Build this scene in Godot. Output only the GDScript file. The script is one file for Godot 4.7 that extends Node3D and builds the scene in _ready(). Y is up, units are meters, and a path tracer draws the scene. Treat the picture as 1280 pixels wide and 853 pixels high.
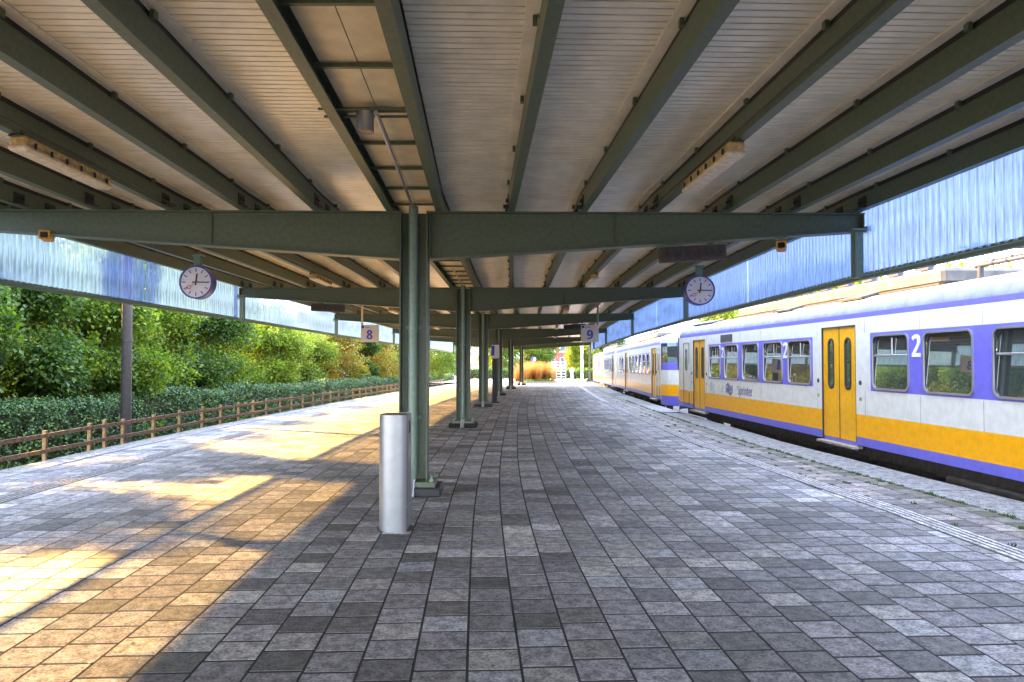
extends Node3D
# A covered island platform on a gentle bend: camera at the origin, 1.7 m up, looking along -z ("d" below is metres ahead).

# ------------------------------------------------------------------ mesh builder
class MB:
	var v := PackedVector3Array()
	var n := PackedVector3Array()
	var c := PackedColorArray()
	var col := Color.WHITE
	var coloured := false
	func tri(a: Vector3, b: Vector3, e: Vector3) -> void:
		var q := (b - a).cross(e - a).normalized()
		for p in [a, e, b]:
			v.append(p); n.append(q)
			if coloured: c.append(col)
	func quad(a: Vector3, b: Vector3, e: Vector3, f: Vector3) -> void:
		var q := (e - a).cross(f - b).normalized()
		for p in [a, e, b, a, f, e]:
			v.append(p); n.append(q)
			if coloured: c.append(col)
	func quadn(a: Vector3, b: Vector3, e: Vector3, f: Vector3, na: Vector3, nb: Vector3, ne: Vector3, nf: Vector3) -> void:
		var ps := [a, e, b, a, f, e]
		var ns := [na, ne, nb, na, nf, ne]
		for i in 6:
			v.append(ps[i]); n.append(ns[i])
			if coloured: c.append(col)
	func obox(o: Vector3, x: Vector3, y: Vector3, z: Vector3) -> void:   # centre and half axes (right handed)
		quad(o - x - y + z, o + x - y + z, o + x + y + z, o - x + y + z)
		quad(o + x - y - z, o - x - y - z, o - x + y - z, o + x + y - z)
		quad(o + x - y + z, o + x - y - z, o + x + y - z, o + x + y + z)
		quad(o - x - y - z, o - x - y + z, o - x + y + z, o - x + y - z)
		quad(o - x + y + z, o + x + y + z, o + x + y - z, o - x + y - z)
		quad(o - x - y - z, o + x - y - z, o + x - y + z, o - x - y + z)
	func box(o: Vector3, s: Vector3) -> void:
		obox(o, Vector3(s.x / 2, 0, 0), Vector3(0, s.y / 2, 0), Vector3(0, 0, s.z / 2))
	func cbox(o: Vector3, s: Vector3, b: float) -> void:   # box with chamfered edges
		var h := s / 2
		var k := Vector3(minf(b, h.x * 0.9), minf(b, h.y * 0.9), minf(b, h.z * 0.9))
		for sx in [-1.0, 1.0]:
			_face(o, Vector3(sx, 0, 0), Vector3(0, 1, 0), h, k)
			_face(o, Vector3(0, sx, 0), Vector3(0, 0, 1), h, k)
			_face(o, Vector3(0, 0, sx), Vector3(1, 0, 0), h, k)
		for a in [-1.0, 1.0]:
			for e in [-1.0, 1.0]:
				_edge(o, Vector3(a, e, 0), h, k, 2)
				_edge(o, Vector3(a, 0, e), h, k, 1)
				_edge(o, Vector3(0, a, e), h, k, 0)
				for f in [-1.0, 1.0]:
					var s3 := Vector3(a, e, f)
					_out3(o, o + s3 * Vector3(h.x, h.y - k.y, h.z - k.z), o + s3 * Vector3(h.x - k.x, h.y, h.z - k.z), o + s3 * Vector3(h.x - k.x, h.y - k.y, h.z))
	func _out3(o: Vector3, a: Vector3, b: Vector3, e: Vector3) -> void:
		if (b - a).cross(e - a).dot((a + b + e) / 3 - o) < 0: tri(a, e, b)
		else: tri(a, b, e)
	func _out4(o: Vector3, a: Vector3, b: Vector3, e: Vector3, f: Vector3) -> void:
		if (e - a).cross(f - b).dot((a + b + e + f) / 4 - o) < 0: quad(a, f, e, b)
		else: quad(a, b, e, f)
	func _face(o: Vector3, nn: Vector3, u: Vector3, h: Vector3, k: Vector3) -> void:
		var w := nn.abs().cross(u)
		var uu := u * (h - k)
		var ww := w * (h - k)
		var p := o + nn * h
		_out4(o, p - uu - ww, p + uu - ww, p + uu + ww, p - uu + ww)
	func _edge(o: Vector3, s: Vector3, h: Vector3, k: Vector3, ax: int) -> void:
		var t := Vector3.ZERO
		t[ax] = h[ax] - k[ax]
		var i := (ax + 1) % 3
		var j := (ax + 2) % 3
		var p := s * h
		var a := p; a[j] = s[j] * (h[j] - k[j])
		var b := p; b[i] = s[i] * (h[i] - k[i])
		_out4(o, o + a - t, o + a + t, o + b + t, o + b - t)
	func tube(a: Vector3, b: Vector3, ra: float, rb: float, sides := 10, caps := true) -> void:
		var ax := (b - a).normalized()
		var x := ax.cross(Vector3.UP if absf(ax.y) < 0.9 else Vector3.RIGHT).normalized()
		var y := ax.cross(x)
		for i in sides:
			var t0 := TAU * i / sides
			var t1 := TAU * (i + 1) / sides
			var p0 := x * cos(t0) + y * sin(t0)
			var p1 := x * cos(t1) + y * sin(t1)
			quadn(a + p0 * ra, a + p1 * ra, b + p1 * rb, b + p0 * rb, p0, p1, p1, p0)
			if caps:
				tri(b, b + p0 * rb, b + p1 * rb)
				tri(a, a + p1 * ra, a + p0 * ra)
	func sweep(poly: PackedVector2Array, a: Vector3, b: Vector3) -> void:   # closed profile (right, up), counter-clockwise looking against the run
		var f := (b - a).normalized()
		var r := f.cross(Vector3.UP).normalized()
		var u := r.cross(f)
		var m := poly.size()
		for i in m:
			var p := poly[i]
			var q := poly[(i + 1) % m]
			var p3 := r * p.x + u * p.y
			var q3 := r * q.x + u * q.y
			quad(a + p3, a + q3, b + q3, b + p3)
		var t := Geometry2D.triangulate_polygon(poly)
		for i in range(0, t.size(), 3):
			var k := [poly[t[i]], poly[t[i + 1]], poly[t[i + 2]]]
			if (k[1] - k[0]).cross(k[2] - k[0]) < 0: k = [k[0], k[2], k[1]]
			var w := []
			for s in k: w.append(r * s.x + u * s.y)
			tri(a + w[0], a + w[1], a + w[2])
			tri(b + w[0], b + w[2], b + w[1])
	func plate(poly: PackedVector2Array, o: Vector3, x: Vector3, y: Vector3, thick: float) -> void:   # flat outline (counter-clockwise), its face along x cross y
		var z := x.cross(y).normalized() * thick
		var m := poly.size()
		var t := Geometry2D.triangulate_polygon(poly)
		for i in range(0, t.size(), 3):
			var k := [poly[t[i]], poly[t[i + 1]], poly[t[i + 2]]]
			if (k[1] - k[0]).cross(k[2] - k[0]) < 0: k = [k[0], k[2], k[1]]
			var w := []
			for s in k: w.append(o + x * s.x + y * s.y)
			tri(w[0] + z, w[1] + z, w[2] + z)
			tri(w[0], w[2], w[1])
		for i in m:
			var p := o + x * poly[i].x + y * poly[i].y
			var q := o + x * poly[(i + 1) % m].x + y * poly[(i + 1) % m].y
			quad(p, q, q + z, p + z)
	func ring(outer: PackedVector2Array, inner: PackedVector2Array, o: Vector3, x: Vector3, y: Vector3, thick: float) -> void:
		var z := x.cross(y).normalized() * thick
		var m := outer.size()
		for i in m:
			var j := (i + 1) % m
			var a := o + x * outer[i].x + y * outer[i].y
			var b := o + x * outer[j].x + y * outer[j].y
			var e := o + x * inner[j].x + y * inner[j].y
			var f := o + x * inner[i].x + y * inner[i].y
			quad(a + z, b + z, e + z, f + z)
			quad(a, b, b + z, a + z)
			quad(e, f, f + z, e + z)
			quad(b, a, f, e)
	func done() -> ArrayMesh:
		var arr := []
		arr.resize(Mesh.ARRAY_MAX)
		arr[Mesh.ARRAY_VERTEX] = v
		arr[Mesh.ARRAY_NORMAL] = n
		if coloured: arr[Mesh.ARRAY_COLOR] = c
		var m := ArrayMesh.new()
		m.add_surface_from_arrays(Mesh.PRIMITIVE_TRIANGLES, arr)
		return m

# ------------------------------------------------------------------ small helpers
var taken := {}
var M := {}
var rng := RandomNumberGenerator.new()

func numbered(called: String) -> String:
	var k: int = taken.get(called, 0)
	taken[called] = k + 1
	return called if k == 0 else "%s_%03d" % [called, k]

func thing(called: String, label: String, category: String, at := Vector3.ZERO, turn := 0.0, group := "") -> Node3D:
	var o := Node3D.new()
	o.name = numbered(called)
	add_child(o)
	o.position = at
	o.rotation.y = turn
	o.set_meta("label", label)
	o.set_meta("category", category)
	if group: o.set_meta("group", group)
	return o

func part(called: String, mesh: Mesh, mat: Material, parent: Node3D, at := Vector3.ZERO) -> MeshInstance3D:
	var o := MeshInstance3D.new()
	o.name = called
	o.mesh = mesh
	o.material_override = mat
	parent.add_child(o, true)
	o.position = at
	return o

func ground_piece(called: String, mesh: Mesh, mat: Material, label: String) -> MeshInstance3D:
	var o := part(called, mesh, mat, self)
	o.set_meta("kind", "structure")
	o.set_meta("label", label)
	return o

func rect(w: float, h: float) -> PackedVector2Array:
	return PackedVector2Array([Vector2(-w / 2, -h / 2), Vector2(w / 2, -h / 2), Vector2(w / 2, h / 2), Vector2(-w / 2, h / 2)])

func rrect(w: float, h: float, r: float, seg := 4) -> PackedVector2Array:
	var p := PackedVector2Array()
	var cs := [Vector2(w / 2 - r, -h / 2 + r), Vector2(w / 2 - r, h / 2 - r), Vector2(-w / 2 + r, h / 2 - r), Vector2(-w / 2 + r, -h / 2 + r)]
	for k in 4:
		for i in seg + 1:
			var a := -PI / 2 + k * PI / 2 + PI / 2 * i / seg
			p.append(cs[k] + Vector2(cos(a), sin(a)) * r)
	return p

func circle2(r: float, seg := 24) -> PackedVector2Array:
	var p := PackedVector2Array()
	for i in seg: p.append(Vector2(cos(TAU * i / seg), sin(TAU * i / seg)) * r)
	return p

func stroke(m: MB, pts: Array, w: float, o: Vector3, x: Vector3, y: Vector3, thick: float) -> void:
	for i in pts.size() - 1:
		var a: Vector2 = pts[i]
		var b: Vector2 = pts[i + 1]
		var t := (b - a).normalized()
		var q := Vector2(-t.y, t.x) * w / 2
		a -= t * w * 0.2; b += t * w * 0.2
		m.plate(PackedVector2Array([a - q, b - q, b + q, a + q]), o + x.cross(y).normalized() * 0.0004 * i, x, y, thick)

func lin(r: float, g: float, b: float) -> Color:
	return Color(r, g, b).linear_to_srgb()

# ------------------------------------------------------------------ the lie of the line
const CD := [-10.6, -0.4, 9.79, 19.75, 29.6, 41.3, 53.2, 64.2]
const CX := [-0.3, -0.818, -1.257, -1.26, -1.109, -0.696, -0.067, 0.81]

func sag(d: float) -> float:
	if d < 14.0: return 0.0
	return -0.0085 * (d - 14.0) * (d - 14.0) / (d - 6.0)

func cx(d: float) -> float:   # centre line of the platform
	if d <= CD[0]: return CX[0] - (d - CD[0]) * 0.05
	if d >= CD[7]: return CX[7] + (d - CD[7]) * 0.085 + (d - CD[7]) * (d - CD[7]) * 0.0006
	for i in 7:
		if d < CD[i + 1]:
			var h: float = CD[i + 1] - CD[i]
			var t: float = (d - CD[i]) / h
			var m0: float = slope(i) * h
			var m1: float = slope(i + 1) * h
			var t2 := t * t
			var t3 := t2 * t
			return (2 * t3 - 3 * t2 + 1) * CX[i] + (t3 - 2 * t2 + t) * m0 + (-2 * t3 + 3 * t2) * CX[i + 1] + (t3 - t2) * m1
	return 0.0

func slope(i: int) -> float:
	if i == 0: return -0.05
	if i == 7: return 0.085
	return (CX[i + 1] - CX[i - 1]) / (CD[i + 1] - CD[i - 1])

func off_r(d: float) -> float:   # platform edge on the train side
	if d > 55.0: return 6.9 - (d - 55.0) * 0.036
	if d > 16.0: return 6.95
	return 6.95 + 0.062 * (16.0 - maxf(d, 8.7))

const OFF_L := -6.65

func P(off: float, d: float, h: float) -> Vector3:
	return Vector3(cx(d) + off, h + sag(d), -d)

func node_at(i: int, off: float, h: float) -> Vector3:   # a point on the cross frame of column i
	var s := slope(i)
	var k := sqrt(1 + s * s)
	return Vector3(CX[i] + off / k, h + sag(CD[i]), -CD[i] + off * s / k)

func R(i: int, t: float, off: float, h: float) -> Vector3:   # in the straight roof bay between columns i and i+1
	return node_at(i, off, h).lerp(node_at(i + 1, off, h), t)

func bay_t(i: int, d: float) -> float:
	return (d - CD[i]) / (CD[i + 1] - CD[i])

# ------------------------------------------------------------------ materials
func noise_img(size: int, freq: float, oct: int, sd: int, lo: float, hi: float, tint := Color.WHITE, kind := FastNoiseLite.TYPE_SIMPLEX_SMOOTH) -> Image:
	var f := FastNoiseLite.new()
	f.noise_type = kind
	f.seed = sd
	f.frequency = freq
	f.fractal_octaves = oct
	f.fractal_gain = 0.6
	var im := f.get_seamless_image(size, size)
	im.convert(Image.FORMAT_RGB8)
	for y in size:
		for x in size:
			var g := lerpf(lo, hi, im.get_pixel(x, y).r)
			im.set_pixel(x, y, Color(g * tint.r, g * tint.g, g * tint.b))
	return im

func speckled(size: int, sd: int, base_lo: float, base_hi: float, dots: int, dark: float, light: float, freq := 0.012) -> Image:
	var im := noise_img(size, freq, 5, sd, base_lo, base_hi)
	var r := RandomNumberGenerator.new()
	r.seed = sd
	for i in dots:
		var x := r.randi() % size
		var y := r.randi() % size
		var g: float = im.get_pixel(x, y).r * (dark if r.randf() < 0.62 else light)
		g = minf(g, 1.0)
		im.set_pixel(x, y, Color(g, g, g))
		if r.randf() < 0.4:
			im.set_pixel((x + 1) % size, y, Color(g, g, g))
	return im

func mottled(size: int, sd: int) -> Image:   # weathered concrete: blotches, pits and exposed grains
	var a := noise_img(size, 0.010, 4, sd, 0.0, 1.0)
	var b := noise_img(size, 0.045, 4, sd + 1, 0.0, 1.0)
	var e := noise_img(size, 0.22, 3, sd + 2, 0.0, 1.0)
	var r := RandomNumberGenerator.new()
	r.seed = sd
	for y in size:
		for x in size:
			var g := 0.78 + 0.5 * (a.get_pixel(x, y).r - 0.5) + 0.62 * (b.get_pixel(x, y).r - 0.5) + 0.34 * (e.get_pixel(x, y).r - 0.5) + r.randf_range(-0.07, 0.07)
			g = clampf(g, 0.12, 1.0)
			a.set_pixel(x, y, Color(g, g, g))
	for i in 26:   # trodden-in gum and drips
		var gx := r.randi() % size
		var gy := r.randi() % size
		var gr := r.randi_range(4, 12)
		var gk := 0.5 if r.randf() < 0.7 else 1.35
		for yy in range(-gr, gr + 1):
			for xx in range(-gr, gr + 1):
				if xx * xx + yy * yy < gr * gr * (0.6 + 0.4 * sin(xx * 0.9 + yy * 1.3)):
					var px := posmod(gx + xx, size)
					var py := posmod(gy + yy, size)
					var gg: float = clampf(a.get_pixel(px, py).r * gk, 0.08, 1.0)
					a.set_pixel(px, py, Color(gg, gg, gg))
	for i in 9000:
		var x := r.randi() % size
		var y := r.randi() % size
		var k := 0.45 if r.randf() < 0.6 else 1.6
		for j in r.randi_range(1, 5):
			var xx := (x + r.randi() % 3) % size
			var yy := (y + r.randi() % 3) % size
			var g: float = clampf(a.get_pixel(xx, yy).r * k, 0.05, 1.0)
			a.set_pixel(xx, yy, Color(g, g, g))
	return a

func tex(im: Image) -> ImageTexture:
	return ImageTexture.create_from_image(im)

func mat(called: String, colour: Color, rough := 0.7, metal := 0.0) -> StandardMaterial3D:
	var m := StandardMaterial3D.new()
	m.resource_name = called
	m.albedo_color = colour
	m.roughness = rough
	m.metallic = metal
	return m

func textured(m: StandardMaterial3D, t: Texture2D, scale: float, world := true, bump: Texture2D = null, depth := 0.0) -> StandardMaterial3D:
	m.albedo_texture = t
	m.uv1_triplanar = true
	m.uv1_world_triplanar = world
	m.uv1_scale = Vector3.ONE * scale
	if bump:
		m.heightmap_enabled = true
		m.heightmap_texture = bump
		m.heightmap_scale = depth
	return m

func make_materials() -> void:
	var grime := tex(noise_img(512, 0.008, 6, 3, 0.62, 1.12))
	var fine := tex(mottled(1024, 5))
	var plain_fine := tex(noise_img(512, 0.012, 4, 15, 0.93, 1.03))
	var streak := tex(noise_img(512, 0.03, 5, 44, 0.55, 1.22))
	var steel := tex(noise_img(512, 0.03, 5, 33, 0.86, 1.06))
	var soft := tex(noise_img(256, 0.02, 4, 9, 0.8, 1.08))
	var stain := tex(noise_img(512, 0.012, 5, 21, 0.90, 1.04))
	M.green = textured(mat("painted_steel", lin(0.092, 0.125, 0.074), 0.45), steel, 0.9)
	M.green_light = textured(mat("painted_post", lin(0.17, 0.25, 0.19), 0.4), steel, 0.9)
	M.deck = textured(mat("deck_board", lin(0.93, 0.89, 0.73), 0.26), stain, 0.35)
	M.panel_beige = textured(mat("gutter_board", lin(0.80, 0.68, 0.42), 0.4), stain, 0.5)
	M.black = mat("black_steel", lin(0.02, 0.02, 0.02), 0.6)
	M.bolt = mat("bolt_steel", lin(0.2, 0.21, 0.2), 0.4, 0.6)
	M.cable = mat("cable", lin(0.05, 0.05, 0.045), 0.6)
	for k in 2:   # sky's blue light put into the colour; fence side made clearer to pass sun
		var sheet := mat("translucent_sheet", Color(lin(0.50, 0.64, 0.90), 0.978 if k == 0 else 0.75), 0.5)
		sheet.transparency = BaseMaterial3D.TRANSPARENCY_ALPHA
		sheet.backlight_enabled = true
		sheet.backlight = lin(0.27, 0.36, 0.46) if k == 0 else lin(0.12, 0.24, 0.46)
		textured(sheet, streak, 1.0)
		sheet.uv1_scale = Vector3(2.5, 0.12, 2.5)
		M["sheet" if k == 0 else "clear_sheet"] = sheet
	var tile := mat("paving_tile", Color.WHITE, 0.72)
	tile.vertex_color_use_as_albedo = true
	M.tile = textured(tile, fine, 0.8)
	M.bed = textured(mat("joint_sand", lin(0.022, 0.021, 0.018), 0.95), grime, 0.8)
	M.coping = textured(mat("concrete_coping", lin(0.33, 0.32, 0.29), 0.85), fine, 0.6)
	var guide := mat("guide_tile", Color.WHITE, 0.75)
	guide.vertex_color_use_as_albedo = true
	M.guide = textured(guide, fine, 0.5)
	M.wall = textured(mat("platform_wall", lin(0.22, 0.2, 0.18), 0.9), grime, 0.5)
	M.earth = textured(mat("earth", lin(0.09, 0.085, 0.05), 0.95), grime, 0.3)
	M.ballast = textured(mat("ballast", lin(0.12, 0.1, 0.085), 0.95), fine, 1.0)
	M.plaza = textured(mat("plaza_paving", lin(0.42, 0.39, 0.36), 0.85), grime, 0.4)
	M.wood = textured(mat("fence_timber", lin(0.25, 0.155, 0.09), 0.75), grime, 1.6)
	M.post_wood = textured(mat("fence_post_timber", lin(0.29, 0.175, 0.065), 0.75), grime, 1.6)
	M.pole = textured(mat("weathered_mast", lin(0.035, 0.028, 0.022), 0.8), grime, 1.2)
	M.bin = textured(mat("brushed_metal", lin(0.30, 0.315, 0.32), 0.38, 0.8), plain_fine, 1.0)
	M.white_paint = textured(mat("train_white", lin(0.74, 0.72, 0.63), 0.3), plain_fine, 0.7)
	M.orange = textured(mat("train_yellow", lin(0.98, 0.43, 0.003), 0.3), plain_fine, 0.9)
	M.blue = textured(mat("train_blue", lin(0.17, 0.15, 0.60), 0.3), plain_fine, 0.9)
	M.door = textured(mat("train_door_yellow", lin(0.90, 0.42, 0.006), 0.3), plain_fine, 0.9)
	for k in ["white_paint", "orange", "blue", "door"]:
		M[k].clearcoat_enabled = true
		M[k].clearcoat = 0.12
		M[k].clearcoat_roughness = 0.1
		M[k].metallic_specular = 0.35
	M.roof_grey = textured(mat("train_roof", lin(0.15, 0.15, 0.152), 0.5), grime, 0.5)
	M.gear = mat("roof_gear", lin(0.035, 0.035, 0.05), 0.5, 0.2)
	M.fairing = textured(mat("roof_fairing", lin(0.10, 0.097, 0.09), 0.6), grime, 0.5)
	M.metal = mat("bare_metal", lin(0.5, 0.5, 0.52), 0.3, 0.8)
	M.rubber = mat("rubber", lin(0.02, 0.02, 0.022), 0.5)
	M.grille = textured(mat("grille", lin(0.07, 0.07, 0.075), 0.6), grime, 2.0)
	var glass := mat("tinted_glass", Color(lin(0.40, 0.43, 0.43), 0.25), 0.015, 0.9)
	glass.transparency = BaseMaterial3D.TRANSPARENCY_ALPHA
	M.glass = glass
	M.seat = mat("seat_cloth", lin(0.03, 0.04, 0.12), 0.9)
	M.inner = mat("cabin_lining", lin(0.3, 0.3, 0.3), 0.7)
	M.floor_in = mat("cabin_floor", lin(0.06, 0.06, 0.07), 0.7)
	M.seam = mat("panel_seam", lin(0.22, 0.21, 0.19), 0.8)
	M.step = textured(mat("door_step", lin(0.45, 0.37, 0.24), 0.8), grime, 2.0)
	M.under = textured(mat("underframe", lin(0.055, 0.042, 0.034), 0.85), grime, 1.2)
	M.rail = mat("rail_steel", lin(0.2, 0.13, 0.09), 0.5, 0.5)
	M.sign = mat("sign_face", lin(0.56, 0.53, 0.50), 0.4)
	M.sign_blue = mat("sign_blue", lin(0.03, 0.05, 0.5), 0.5)
	M.dial = mat("clock_dial", lin(0.72, 0.70, 0.74), 0.35)
	M.clock_rim = mat("clock_rim", lin(0.05, 0.05, 0.28), 0.35)
	M.hand = mat("clock_hand", lin(0.015, 0.015, 0.04), 0.5)
	M.red = mat("second_hand", lin(0.55, 0.03, 0.02), 0.5)
	M.yellow_case = textured(mat("camera_yellow", lin(0.80, 0.38, 0.02), 0.4), grime, 3.0)
	M.lens = mat("lens", lin(0.02, 0.02, 0.03), 0.08)
	M.lamp_case = textured(mat("lamp_housing", lin(0.62, 0.43, 0.16), 0.45), grime, 2.5)
	M.lamp_cover = textured(mat("lamp_diffuser", lin(0.72, 0.62, 0.45), 0.3), soft, 2.0)
	M.brown_case = textured(mat("speaker_case", lin(0.07, 0.05, 0.045), 0.6), grime, 2.0)
	M.text_grey = mat("lettering_grey", lin(0.16, 0.16, 0.24), 0.5)
	M.text_faded = mat("lettering_faded", lin(0.5, 0.49, 0.45), 0.5)
	M.text_white = mat("lettering_white", lin(0.8, 0.8, 0.8), 0.5)
	M.brick = textured(mat("red_brick", lin(0.27, 0.085, 0.06), 0.85), fine, 1.0)
	M.pane_far = mat("window_glass", lin(0.05, 0.07, 0.11), 0.2)
	M.far_white = mat("grey_white_paint", lin(0.34, 0.34, 0.36), 0.6)
	M.trim = mat("white_trim", lin(0.75, 0.75, 0.75), 0.6)
	M.bark = textured(mat("bark", lin(0.075, 0.055, 0.035), 0.95), grime, 1.5)
	M.soil = textured(mat("soil", lin(0.05, 0.035, 0.025), 0.95), grime, 1.0)
	var leaf := mat("leaf", Color.WHITE, 0.55)
	leaf.vertex_color_use_as_albedo = true
	leaf.backlight_enabled = true
	leaf.backlight = lin(0.95, 1.0, 0.25)
	M.leaf = leaf
	var ivy := mat("ivy_leaf", Color.WHITE, 0.55)
	ivy.vertex_color_use_as_albedo = true
	ivy.backlight_enabled = true
	ivy.backlight = lin(0.25, 0.4, 0.12)
	M.ivy = ivy
	var blade := mat("grass_blade", Color.WHITE, 0.7)
	blade.vertex_color_use_as_albedo = true
	blade.backlight_enabled = true
	blade.backlight = lin(0.7, 0.6, 0.3)
	M.blade = blade

# ------------------------------------------------------------------ scene
func _ready() -> void:
	rng.seed = 7
	# camera
	var cam := Camera3D.new()
	cam.name = "camera"
	cam.fov = 48.36
	cam.near = 0.05
	cam.far = 2000.0
	cam.position = Vector3(0, 1.7, 0)
	cam.rotation_degrees = Vector3(1.48, 0, 0)
	add_child(cam)
	cam.current = true
	# sky and exposure
	var env := Environment.new()
	env.background_mode = Environment.BG_SKY
	var sm := ProceduralSkyMaterial.new()
	sm.sky_top_color = Color(0.63, 0.69, 0.82)
	sm.sky_horizon_color = Color(0.87, 0.89, 0.93)
	sm.sky_curve = 0.25
	sm.ground_bottom_color = Color(0.35, 0.34, 0.32)
	sm.ground_horizon_color = Color(0.8, 0.84, 0.88)
	sm.sun_angle_max = 1.0
	var sky := Sky.new()
	sky.sky_material = sm
	env.sky = sky
	env.background_energy_multiplier = 1.5
	env.tonemap_mode = Environment.TONE_MAPPER_LINEAR
	env.tonemap_exposure = 12.6
	env.sdfgi_enabled = true
	env.ssao_enabled = true
	env.ssil_enabled = true
	var we := WorldEnvironment.new()
	we.name = "world_environment"
	we.environment = env
	add_child(we)
	# sun: beyond the trees on the far side of platform 8, ahead and to that side, 33 degrees up
	var sun := DirectionalLight3D.new()
	sun.name = "sun"
	sun.light_energy = 1.6
	sun.light_color = Color(1.0, 0.775, 0.40)
	sun.light_angular_distance = 1.0
	sun.shadow_enabled = true
	add_child(sun)
	sun.look_at_from_position(Vector3.ZERO, Vector3(0.730, -0.545, 0.411), Vector3.UP)

	make_materials()
	build_ground()
	build_platform()
	build_canopy()
	build_trains()
	build_left_side()
	build_far_end()
	build_trees()
	build_fittings()
	platform_bits()

# ------------------------------------------------------------------ ground and platform
func strip(d0: float, d1: float, step: float, offa: Callable, offb: Callable, h: float) -> MB:
	var m := MB.new()
	var d := d0
	while d < d1 - 1e-4:
		var e := minf(d + step, d1)
		m.quad(P(offa.call(d), d, h), P(offb.call(d), d, h), P(offb.call(e), e, h), P(offa.call(e), e, h))
		d = e
	return m

func build_ground() -> void:
	var m := MB.new()
	m.quad(Vector3(-600, -1.6, 500), Vector3(600, -1.6, 500), Vector3(600, -1.6, -1100), Vector3(-600, -1.6, -1100))
	ground_piece("ground", m.done(), M.earth, "bare earth reaching to the horizon")
	# disused track bed on one side, ballast under the train on the other
	ground_piece("track_bed", strip(-30, 120, 3, func(_d): return -40.0, func(_d): return OFF_L - 0.02, -0.92).done(), M.earth, "overgrown earth of the disused track bed below the fence")
	ground_piece("ballast_bed", strip(-30, 120, 3, func(d): return off_r(d) + 0.02, func(d): return off_r(d) + 30.0, -0.98).done(), M.ballast, "stone ballast of the track under the train")
	m = strip(76, 170, 4, func(_d): return -40.0, func(_d): return 5.4, -0.02)
	ground_piece("street", m.done(), M.plaza, "pale paved street beyond the end of the platform")
	# rails under the train
	for w in [0.72, 2.16]:
		m = MB.new()
		var d := -10.0
		while d < 80:
			var off0: float = train_x(d) + w - cx(d)
			var off1: float = train_x(d + 5) + w - cx(d + 5)
			m.sweep(rect(0.07, 0.16), P(off0, d, -0.86), P(off1, d + 5, -0.86))
			d += 5
		var o := ground_piece("track_rail", m.done(), M.rail, "steel running rail of the train's track")
		o.name = numbered("track_rail")

func train_x(d: float) -> float:   # platform-side face of the train
	if d < 26.5: return 6.72 - 0.042 * d
	if d < 51.5: return 5.88 + 0.047 * (d - 27.3)
	return 7.02 + 0.046 * (d - 52.0)

func tile_mesh(colour: Color, w := 0.3, l := 0.3) -> ArrayMesh:
	var m := MB.new()
	m.coloured = true
	m.col = colour
	tile_into(m, [Vector3(-w / 2, 0, l / 2), Vector3(w / 2, 0, l / 2), Vector3(w / 2, 0, -l / 2), Vector3(-w / 2, 0, -l / 2)])
	return m.done()

func tile_into(m: MB, q: Array) -> void:   # corners counter-clockwise from above; joint gap and bevel taken off inside
	var mid: Vector3 = (q[0] + q[1] + q[2] + q[3]) / 4
	var top := []
	var mid_ring := []
	for p in q:
		var t: Vector3 = p - mid
		var h := Vector3(signf(t.x), 0, signf(t.z))
		h = Vector3(h.x * 0.0075, 0, h.z * 0.0125)
		mid_ring.append(p - h + Vector3(0, -0.02, 0))
		top.append(p - h * 1.12)
	m.quad(top[0], top[1], top[2], top[3])
	for i in 4:
		var j := (i + 1) % 4
		m.quad(mid_ring[i], mid_ring[j], top[j], top[i])

func tone() -> Color:
	var k := rng.randf()
	var g := 0.0
	if k < 0.16: g = rng.randf_range(0.12, 0.2)
	elif k < 0.8: g = rng.randf_range(0.22, 0.39)
	else: g = rng.randf_range(0.40, 0.56)
	var w := rng.randf()
	if w < 0.5: return Color(g * 1.05, g * 0.98, g * 0.98)
	if w < 0.85: return Color(g * 1.06, g * 1.01, g * 0.92)
	return Color(g, g, g * 1.01)

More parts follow.
